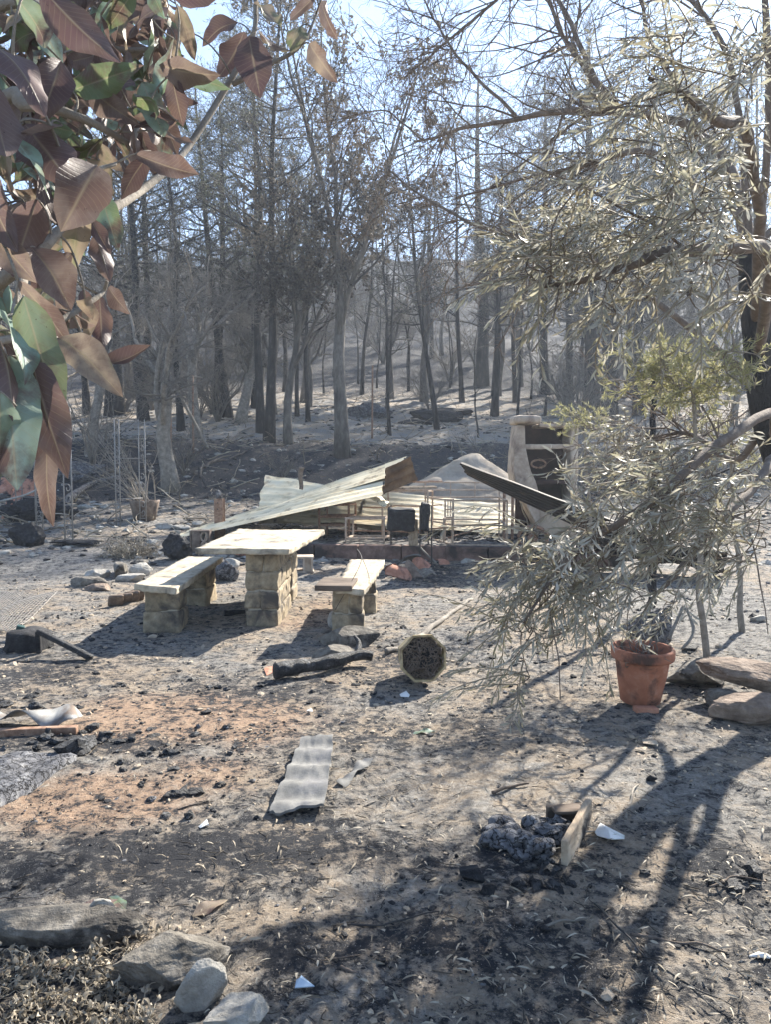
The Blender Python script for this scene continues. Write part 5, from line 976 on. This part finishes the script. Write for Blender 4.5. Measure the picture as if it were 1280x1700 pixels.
LT, LR = sk.limb([(3.7, 5.65, -.2), (3.36, 6.02, 1), (3.1, 6.12, 1.6), (2.99, 6.2, 2.1), (2.92, 6.22, 2.7), (2.9, 6.3, 3.3)], .15, .10, 26, .02, 1, 14); top = LT[-1]
tr = MB(); tubes(tr, LT[None], LR[None]*(1+.25*np.exp(-np.arange(26)/2.5)), 16); nt0 = len(sk.tubes); sk.tubes = []
for pts, r0, r1 in [([LT[18], P(1270, 420, 4.4), P(1150, 420, 3.6), P(1020, 460, 3.3), P(900, 480, 3.2)], .045, .009), ([LT[20], P(1250, 250, 4.4), P(1160, 190, 3.5), P(1080, 130, 3.2)], .045, .009),
    ([LT[12], P(1275, 690, 4.4), P(1160, 770, 3.6), P(1050, 850, 3.4), P(940, 930, 3.3), P(870, 1040, 3.2)], .035, .005), ([LT[9], P(1290, 760, 5.2), P(1242, 825, 4.4), P(1150, 930, 3.9), P(1080, 1010, 3.7)], .042, .007),
    ([top, P(1180, 230, 7.2), P(1020, 185, 7.8), P(830, 200, 8.3), P(690, 235, 8.8)], .06, .012), ([P(1030, 187, 7.8), P(970, 110, 8.2), P(925, 40, 8.6), P(890, -90, 9.0)], .038, .015),
    ([LT[22], P(1110, 260, 6.8), P(930, 285, 7.3), P(760, 325, 7.9)], .035, .009), ([LT[16], P(1020, 450, 6.4), P(880, 405, 6.9), P(740, 350, 7.5), P(640, 280, 7.9)], .028, .009),
    ([LT[20], P(1275, 60, 5.6), P(1240, -120, 5.8)], .035, .012), ([LT[14], P(1220, 760, 6.4), P(1140, 720, 6.8), P(1060, 740, 7.0)], .035, .009), ([LT[22], P(1210, 100, 6.5), P(1120, -40, 6.8), P(1060, -200, 7)], .03, .01),
    ([P(1160, 215, 6.9), P(1080, 60, 7.3), P(1040, -80, 7.6)], .028, .01), ([top, top+[.9, .4, .9], top+[1.3, .8, 2.0]], .03, .01),
    ([P(1010, 178, 7.8), P(900, -40, 8.5), P(780, 40, 8.8), P(670, 130, 9)], .028, .008), ([P(860, 196, 8.3), P(760, 90, 8.6), P(690, -30, 8.8)], .02, .008), ([P(700, 232, 8.8), P(640, 180, 9.1), P(570, 200, 9.3)], .012, .005)]:
    sk.limb(pts, r0, r1, 30, .05, int(r0*999))
big = list(sk.tubes)
for L_, r_, k_ in big[4:8]+[big[9], big[10], big[11]]+big[-3:]:
    a, b = spawn(L_[None], r_[None], 22, .38, 1, 50, 14, 1.2, .35, .45, .0, .16, 8, .45, .004, rng, .014); sk.tubes += [(x, y, 5) for x, y in zip(a, b)]
    c, d = spawn(a, b, 6, .15, 1, 45, 15, .42, .35, .3, .0, .22, 5, .55, .0025, rng, .006); sk.tubes += [(x, y, 4) for x, y in zip(c, d)]
    e_, f_ = spawn(c, d, 3, .15, 1, 45, 15, .18, .35, .3, .0, .25, 4, .55, .002, rng, .004); sk.tubes += [(x, y, 3) for x, y in zip(e_, f_)]
for L_, r_, k_ in big:
    if L_ is not LT: a, b = spawn(L_[None], r_[None], 4, .45, 1, 42, 14, .6, .35, .4, -.03, .15, 7, .4, .0025, rng, .007); sk.tubes += [(x, y, 5) for x, y in zip(a, b)]
tw, lf = sprays(sk, [(1190, 150, 120, 120, 2.7, 3.8, 34), (1080, 230, 100, 80, 2.8, 3.6, 20), (1140, 410, 160, 120, 2.9, 3.8, 76), (1010, 405, 110, 70, 3.0, 3.6, 46), (920, 440, 60, 60, 3.0, 3.4, 18), (1000, 520, 40, 25, 3.0, 3.4, 5),
    (1200, 330, 90, 90, 2.9, 3.6, 22), (1190, 810, 100, 80, 3.2, 3.9, 48), (1080, 860, 130, 80, 3.2, 3.8, 50), (950, 920, 110, 60, 3.15, 3.5, 50), (900, 1020, 60, 50, 3.1, 3.4, 18), (1010, 970, 90, 45, 3.2, 3.6, 22),
    (1220, 890, 60, 55, 3.3, 4.0, 26), (862, 1110, 25, 34, 3.1, 3.3, 5), (1035, 760, 60, 65, 6.2, 6.9, 44), (1130, 740, 90, 80, 6.4, 7.3, 40), (1110, 150, 150, 130, 6.5, 8, 160), (1180, 330, 90, 90, 6.8, 7.6, 40), (1060, 1000, 80, 50, 4.4, 5.2, 20), (960, 320, 90, 60, 6.8, 7.6, 40), (870, 420, 60, 50, 6.8, 7.4, 22), (1240, 200, 50, 160, 3.4, 4.2, 12), (1250, 60, 60, 60, 3.4, 4.4, 12)], rng)
tr.build('trunk', MT['barkblack'], root); mb = MB(); emit(sk, mb, big); mb.build('limbs', MT['barkbrown'], root)
mb = MB(); emit(sk, mb, sk.tubes[len(big):] if False else [q for q in sk.tubes[len(big):]]); mb.build('twigs', MT['barkbrown'], root)
tw.V += []; tw.build('spray_stems', MT['straw'], root, attr=True); lf.build('foliage', MT['olive'], root, attr=True)
# hanging dry strands under the pot foliage are part of the tree's twigs
# ---- yellow green shrubs
def yshrub(px, py, y, wpx, hpx, basepx, label, seed, n=70, trunk=None):
    rng = np.random.RandomState(seed); c = P(px, py, y); W_ = wpx*y/FPX/2; H_ = hpx*y/FPX/2; base = G(*basepx) if trunk is None else None; bx, by = (c[0]+.25, c[1]+.2); r = thing('evergreen_shrub', label, 'shrub', (bx, by, gz(bx, by)))
    sk = Skel(); sk.limb([(bx, by, gz(bx, by)-.05), (bx-.1, by, c[2]*.5), c+[0, 0, -.3*H_]], .03, .012, 16, .05, seed); S_ = c+np.stack([rng.randn(n)*W_*.5, rng.randn(n)*W_*.5, rng.randn(n)*H_*.45], -1)
    S_ = S_[np.argsort(np.linalg.norm(S_-c, axis=1))]
    for q in S_: sk.join(q, .004, 6, .008)
    d = nrm(rng.randn(n, 3)*.6+[-.35, 0, .35]); pts = [S_]
    for k in range(5): d = nrm(d+[0, 0, -.10]+.1*rng.randn(n, 3)); pts.append(pts[-1]+d*.05*H_/.35)
    pp = np.stack(pts, 1); mb = MB(); emit(sk, mb); tubes(mb, pp, np.repeat(np.linspace(.003, .0012, 6)[None], n, 0), 4); mb.build('stems', MT['barkpale'], r)
    lf = MB(); tufts(lf, pp, 34, .055, .006, rng, .5, 0); lf.build('foliage', MT['yellowleaf'], r, attr=True)
yshrub(1150, 622, 5.6, 200, 110, (1160, 1000), 'yellow green feathery shrub glowing behind the olive tree at the right', 3, 190)
yshrub(968, 700, 9.6, 90, 70, (970, 930), 'small yellow green shrub in front of the right column of the barbecue', 6, 55)
yshrub(1215, 720, 7.2, 120, 120, (1160, 1000), 'dry olive brown shrub low behind the olive tree at the right edge', 8, 40)
# charred saplings at the right
mb = MB(); a = P(1085, 930, 8.4); b = P(1083, 610, 8.4); tube(mb, [(a[0], 8.4, 0), a, (a+b)/2+[.02, 0, 0], b], .055, .03, 30, 10, .05, 3, lump=.2)
tube(mb, [a+[0, 0, .9], a+[.35, -.1, .85], a+[.8, -.1, 1.0]], .022, .01, 14, 7, .03, 4); tube(mb, [a+[0, 0, .6], a+[-.3, -.1, 1.0], a+[-.5, -.1, .75]], .018, .006, 14, 7, .03, 5)
tag(mb.build('charred_sapling', MT['char']), 'slim black charred sapling standing upright among the olive sprays', 'tree')
mb = MB(); a = P(1275, 330, 11); tube(mb, [(a[0]+.9, 11, 0), (a[0]+.5, 11, 1.6), a+[.25, 0, -.9], a+[-.2, 0, .4], a+[-.9, 0, 2.2]], .16, .06, 30, 12, .06, 8, lump=.12)
# ================================================================ broad-leaved branch hanging in from the left
rng = np.random.RandomState(5)
root = thing('magnolia_tree', 'magnolia tree at the upper left with large scorched brown and green leaves', 'magnolia tree', (-1.75, 1.7, gz(-1.75, 1.7)))
sk = Skel(); TL, TR_ = sk.limb([(-1.75, 1.7, -.1), (-1.7, 1.75, 1.0), (-1.65, 1.7, 2.0), (-1.55, 1.7, 3.2)], .09, .05, 26, .03, 2, 12); mb = MB(); tubes(mb, TL[None], TR_[None], 14); mb.build('trunk', MT['barkgrey'], root); sk.tubes = []
for pts, r0, r1 in [([TL[10], P(-120, 560, 1.45), P(0, 470, 1.3), P(60, 425, 1.25), P(105, 375, 1.3)], .018, .007), ([P(105, 375, 1.3), P(200, 335, 1.6), P(300, 260, 1.95), P(375, 145, 2.1), P(420, 60, 2.15), P(425, -20, 2.2)], .010, .006), ([P(385, 140, 2.1), P(445, 105, 2.1), P(500, 70, 2.1), P(535, -10, 2.15)], .007, .003),
    ([TL[14], P(-60, 220, 1.5), P(40, 180, 1.45), P(130, 200, 1.5), P(215, 245, 1.55)], .016, .005), ([P(40, 450, 1.25), P(20, 520, 1.1), P(40, 600, 1.05), P(60, 690, 1.05)], .008, .004), ([P(-20, 570, 1.2), P(90, 535, 1.35), P(165, 490, 1.5), P(178, 465, 1.5)], .007, .003),
    ([TL[18], P(-30, 20, 1.6), P(90, 60, 1.7), P(200, 90, 1.8), P(290, 80, 1.85)], .014, .004), ([TL[8], P(-90, 700, 1.3), P(0, 660, 1.05), P(50, 700, 1.0)], .012, .004), ([P(215, 245, 1.55), P(250, 150, 1.7), P(300, 60, 1.8), P(300, 0, 1.8)], .006, .003), ([P(105, 375, 1.3), P(150, 290, 1.4), P(190, 270, 1.45)], .006, .003)]:
    sk.limb(pts, r0, r1, 26, .012, int(r0*9999), 9)
lf = MB(); 
# base px, tip px, depth, width ratio, tone (0 brown .. 1 green), facing
LV = [(-20, 70, 75, 195, 1.15, .5, .12), (60, -30, 200, 105, 1.2, .42, .08), (20, -10, 75, 80, 1.25, .45, .85), (55, 15, 105, 118, 1.4, .4, .96), (120, 150, 238, 108, 1.5, .34, .72), (150, 148, 232, 208, 1.5, .42, .3), (235, 135, 272, 228, 1.55, .42, .86), (395, 38, 335, 78, 2.1, .5, .05), (405, 52, 362, 128, 2.12, .55, .1), (412, 60, 432, 164, 2.08, .52, .02),
    (425, 8, 466, 45, 2.1, .42, .55), (428, 48, 488, 85, 2.1, .5, .58), (500, 42, 482, 88, 2.1, .5, .62), (512, 72, 560, 138, 2.05, .45, .35), (532, 2, 560, 66, 2.1, .45, .28), (522, -5, 480, 34, 2.1, .42, .3), (224, 256, 330, 290, 1.45, .36, .2), (250, 252, 200, 332, 1.5, .42, .04), (14, 215, 82, 332, 1.25, .3, 1), (40, 205, 125, 318, 1.3, .55, .1),
    (88, 300, 142, 286, 1.35, .5, .8), (160, 275, 100, 385, 1.2, .75, .28), (160, 298, 197, 418, 1.4, .3, .88), (100, 375, 140, 425, 1.4, .6, .9), (158, 388, 182, 468, 1.5, .5, .18), (179, 477, 216, 522, 1.5, .42, .2), (164, 488, 170, 582, 1.5, .42, .08), (150, 495, 140, 575, 1.5, .32, .45), (28, 465, 124, 588, 1.1, .3, .35), (38, 490, 100, 705, 1.05, .38, .74),
    (95, 560, 204, 660, 1.1, .42, .5), (50, 590, 112, 795, 1.05, .36, .14), (15, 590, 28, 815, 1.0, .42, .98), (78, 730, 88, 875, 1.15, .30, .22), (-12, 540, 20, 700, 1.0, .4, .12), (50, 410, 118, 515, 1.2, .65, .25), (0, 650, -5, 800, .95, .5, .9), (60, 640, 50, 770, 1.1, .5, .3), (-20, 380, 60, 470, 1.1, .55, .3), (-25, 270, 30, 420, 1.15, .5, .1), (100, 100, 60, 210, 1.3, .5, .06), (-10, 520, 40, 640, 1.05, .45, .95), (140, 40, 180, 130, 1.6, .4, .15), (-30, 120, 10, 260, 1.2, .4, .2), (60, 330, 20, 460, 1.2, .5, .15), (120, 420, 60, 480, 1.3, .4, .3)]
for i, (x0, y0, x1, y1, d, wr, tn) in enumerate(LV):
    a = P(x0, y0, d+rng.uniform(-.02, .04)); b = P(x1, y1, d-rng.uniform(-.04, .06)); vd = nrm(-(a+b)/2+np.array([0, 0, CAMZ])); nh = vd+.45*rng.randn(3)
    if rng.rand() < .5: nh = -nh
    leaf(lf, a, b, nh, wr*.98, rng.uniform(.15, .5), rng.uniform(-.12, .16), .05, i, tn, rng.uniform(-.6, .6), nu=14, nv=8); sk.join(a, .0022, 6, .004)
for i in range(350):
    if i < 270: px, py = rng.uniform(-30, 300), rng.uniform(-30, 260); ok = px < 215 or py < 235
    else: px, py = rng.uniform(-60, 150), rng.uniform(200, 640); ok = True
    if not ok: continue
    d = rng.uniform(1.5, 2.1) if i < 270 else rng.uniform(1.3, 1.65); a = P(px, py, d); dv = nrm(np.array([.5*rng.randn(), .4*rng.randn(), -.55+.45*rng.randn()])); Ln = rng.uniform(.06, .125); nh = nrm(-a+[0, 0, CAMZ])+.9*rng.randn(3)
    leaf(lf, a, a+dv*Ln, nh, rng.uniform(.34, .52), rng.uniform(.1, .6), rng.uniform(-.15, .2), .06, i+60, rng.choice([.05, .15, .3, .5, .7, .85, .95], p=[.16, .16, .16, .17, .12, .12, .11]), rng.uniform(-.8, .8), nu=10, nv=6); sk.join(a, .002, 6, .004)
# crown above and behind the frame's left edge
for i in range(170):
    a = np.array([-1.6, 1.75, 2.9])+rng.randn(3)*[.45, .5, .55]
    if a[0] > -.49*a[1]-.15 and a[2] < CAMZ+.62*a[1]+.1: continue
    leaf(lf, a, a+nrm(rng.randn(3)+[0, 0, -.4])*.12, rng.randn(3), .45, .3, .1, .05, i+300, rng.rand(), 0, nu=6, nv=4); sk.join(a, .003, 6, .006)
mb = MB(); emit(sk, mb); mb.build('branches', MT['barkpale'], root); lf.build('leaves', MT['leafgreen'], root, attr=True)
# ================================================================ litter on the ground (uncountable)
def scatter(n, seed, y0=1.6, y1=12, pw=1.7):
    rs = np.random.RandomState(seed); y = y0*(y1/y0)**(rs.rand(n)); x = rs.uniform(-.62, .62, n)*(y+.6); return rs, x, y
def stuff(o, label, cat): o['kind'] = 'stuff'; o['label'] = label; o['category'] = cat
rs, x, y = scatter(9500, 3); n = len(x); m = fbm(np.stack([x*1.3, y*1.3, 0*x], -1), 3, 55)+.35*np.clip(x, -1.5, 2) > rs.uniform(-.75, .9, n); x, y = x[m], y[m]; n = len(x)
B = np.stack([x, y, Z(x, y)+.012+rs.uniform(0, .008, n)], -1); d = nrm(np.stack([rs.randn(n), rs.randn(n), .12*rs.randn(n)], -1)); lf = MB()
leaves(lf, B, d, np.stack([.5*rs.randn(n), .5*rs.randn(n), np.ones(n)], -1), rs.uniform(.02, .06, n), rs.uniform(.003, .009, n), .15, 0, rs.rand(n)); o = lf.build('leaf_litter', MT['straw'], attr=True); stuff(o, 'fallen narrow olive leaves and straw bits strewn over the yard', 'leaf litter')
# twiglets
rs, x, y = scatter(2600, 4); n = len(x); p = np.stack([x, y, Z(x, y)+.01], -1); d = nrm(np.stack([rs.randn(n), rs.randn(n), 0*x], -1)); ln = rs.uniform(.02, .09, n); pts = [p]
for k in range(4): d = nrm(d+.35*rs.randn(n, 3)*[1, 1, .2]); q = pts[-1]+d*(ln/4)[:, None]; q[:, 2] = np.maximum(Z(q[:, 0], q[:, 1])+.007, q[:, 2]*.5+.5*(Z(q[:, 0], q[:, 1])+.01)); pts.append(q)
mb = MB(); tubes(mb, np.stack(pts, 1), np.repeat(rs.uniform(.0009, .0022, n)[:, None], 5, 1), 4, rnd=rs.rand(n)*.7); stuff(mb.build('twig_litter', MT['deadleaf'], attr=True), 'tiny burnt twigs strewn over the yard', 'twig litter')
# charcoal crumbs and pebbles
def crumbs(name, n, seed, m, label, cat, size, mask=None, y1=12, sub=1):
    rs, x, y = scatter(n, seed, y1=y1)
    if mask is not None: k = mask(x, y, rs); x, y = x[k], y[k]
    n = len(x); v, f = ico(sub); V0 = []; 
    sc_ = size*np.exp(rs.randn(n)*.5)*np.clip(y/4, .7, 1.8); V = np.zeros((n, len(v), 3))
    sh_ = v[None]*(1+.35*rs.randn(n, len(v), 1)*.6); V = sh_*(sc_[:, None, None]*rs.uniform(.6, 1.3, (n, 1, 3)))*[1, 1, .6]; a = rs.uniform(0, 6.28, n); ca, sa = np.cos(a)[:, None], np.sin(a)[:, None]
    X_ = V[..., 0]*ca-V[..., 1]*sa; Y_ = V[..., 0]*sa+V[..., 1]*ca; V = np.stack([X_+x[:, None], Y_+y[:, None], V[..., 2]+(Z(x, y)+sc_*.2)[:, None]], -1)
    F = (f[None]+(np.arange(n)*len(v))[:, None, None]).reshape(-1, 3); mb = MB(); mb.add(V.reshape(-1, 3), F, 0, np.repeat(rs.rand(n), len(v))); o = mb.build(name, MT[m], smooth=False, attr=True); stuff(o, label, cat)
def cm(x, y, rs): return fbm(np.stack([x*1.1, y*1.1, 0*x], -1), 3, 77) > rs.uniform(-.45, .6, len(x))
crumbs('charcoal_crumbs', 15000, 11, 'char', 'black charcoal crumbs strewn over the yard', 'charcoal', .006, cm)
crumbs('ash_crumbs', 5000, 12, 'ashchar', 'grey ash crumbs strewn over the yard', 'ash', .005, cm)
crumbs('gravel', 5000, 13, 'sand', 'small clods and gravel strewn over the yard', 'gravel', .006)
def near(*c):
    gs = [(G(a, b), r_, s_) for a, b, r_, s_ in c]
    def f(x, y, rs):
        q = np.zeros(len(x))
        for g, r_, s_ in gs: q = np.maximum(q, s_*np.exp(-(((x-g[0])/r_)**2+((y-g[1])/(r_*.45))**2)))
        return rs.rand(len(x)) < q
    return f
crumbs('charcoal_chunks', 16000, 14, 'charcrack', 'black charcoal chunks scattered over the reddish burnt soil', 'charcoal', .019,
       near((290, 1240, .75, .16), (160, 1235, .6, .5), (240, 1195, .2, .3), (430, 1200, .14, .5), (330, 1262, .2, .5), (310, 1330, .35, .25), (60, 1170, .4, .35), (240, 1145, .5, .2), (340, 1140, .4, .2), (900, 1470, .18, .6), (870, 1440, .16, .6), (380, 1360, .2, .3), (700, 950, .6, .3), (1210, 1450, .3, .12), (430, 1590, .5, .05)), sub=2)
rs = np.random.RandomState(61); n = 2600; y = rs.uniform(14, 46, n); x = rs.uniform(-.6, .6, n)*y; p = np.stack([x, y, Z(x, y)+.03], -1); d = nrm(np.stack([rs.randn(n), rs.randn(n), .25*np.abs(rs.randn(n))], -1)); ln = rs.uniform(.15, .9, n); pts = [p]
for k in range(5): d = nrm(d+.3*rs.randn(n, 3)*[1, 1, .3]); q = pts[-1]+d*(ln/5)[:, None]; q[:, 2] = np.maximum(Z(q[:, 0], q[:, 1])+.02, q[:, 2]); pts.append(q)
mb = MB(); tubes(mb, np.stack(pts, 1), np.repeat(rs.uniform(.006, .016, n)[:, None], 6, 1), 4, rnd=rs.rand(n)); stuff(mb.build('brush_litter', MT['straw'], attr=True), 'burnt brush and fallen twigs littering the bank and terrace', 'brush')
rs = np.random.RandomState(62); n = 5000; y = rs.uniform(12, 40, n); x = rs.uniform(-.6, .6, n)*y; v, f = ico(1); s_ = rs.uniform(.02, .09, n)*rs.uniform(.5, 1.4, n); V = v[None]*(1+.25*rs.randn(n, len(v), 1))*s_[:, None, None]*[1.2, 1, .6]+np.stack([x, y, Z(x, y)], -1)[:, None]
mb = MB(); k = rs.rand(n) < .55
for s2, m_ in ((k, 0), (~k, 1)): mb.add(V[s2].reshape(-1, 3), (f[None]+(np.arange(s2.sum())*len(v))[:, None, None]).reshape(-1, 3), m_)
stuff(mb.build('burnt_clods', [MT['char'], MT['stonepale']], smooth=False), 'small burnt clods and stones on the bank and terrace', 'clods')
# curled dry weeds in the lower left corner
rs = np.random.RandomState(21); n = 420; lf = MB(); gx = [G(rs.uniform(-60, 250), rs.uniform(1575, 1760)) for _ in range(140)]; gx = np.array(gx)[rs.randint(0, 140, n)]+np.stack([.03*rs.randn(n), .03*rs.randn(n), np.zeros(n)], -1)
d = nrm(np.stack([rs.randn(n), rs.randn(n), .45+.3*rs.randn(n)], -1)); pts = [gx]
for k in range(7): d = nrm(d+.42*rs.randn(n, 3)+[0, 0, -.08*k]); q = pts[-1]+d*.014; q[:, 2] = np.maximum(q[:, 2], Z(q[:, 0], q[:, 1])+.006); pts.append(q)
pp = np.stack(pts, 1); mb = MB(); tubes(mb, pp, np.repeat(np.linspace(.0022, .001, 8)[None], n, 0), 4, rnd=rs.rand(n)); tufts(mb, pp, 4, .022, .012, rs, 1.2, .2, .4); stuff(mb.build('dry_weeds', MT['straw'], attr=True), 'curled dry weeds and shrivelled leaves in the lower left corner', 'weeds')
# ================================================================ smoke haze in the air
me = bpy.data.meshes.new('haze'); hz = bpy.data.objects.new('haze', me); COL.objects.link(hz)
x0, x1, y0, y1, z0, z1 = -640, 640, -640, 640, -14, 68
me.from_pydata([(x, y, z) for x in (x0, x1) for y in (y0, y1) for z in (z0, z1)], [], [(0, 1, 3, 2), (4, 6, 7, 5), (0, 4, 5, 1), (2, 3, 7, 6), (0, 2, 6, 4), (1, 5, 7, 3)]); me.update()
m = bpy.data.materials.new('haze air'); m.use_nodes = True; t = m.node_tree; t.nodes.clear(); o_ = t.nodes.new('ShaderNodeOutputMaterial'); v = t.nodes.new('ShaderNodeVolumePrincipled')
v.inputs['Color'].default_value = (.78, .87, 1, 1); v.inputs['Density'].default_value = .0015; v.inputs['Anisotropy'].default_value = .35; t.links.new(v.outputs[0], o_.inputs['Volume']); me.materials.append(m); hz['kind'] = 'stuff'; hz['label'] = 'thin bluish smoke haze in the air'; hz['category'] = 'haze'
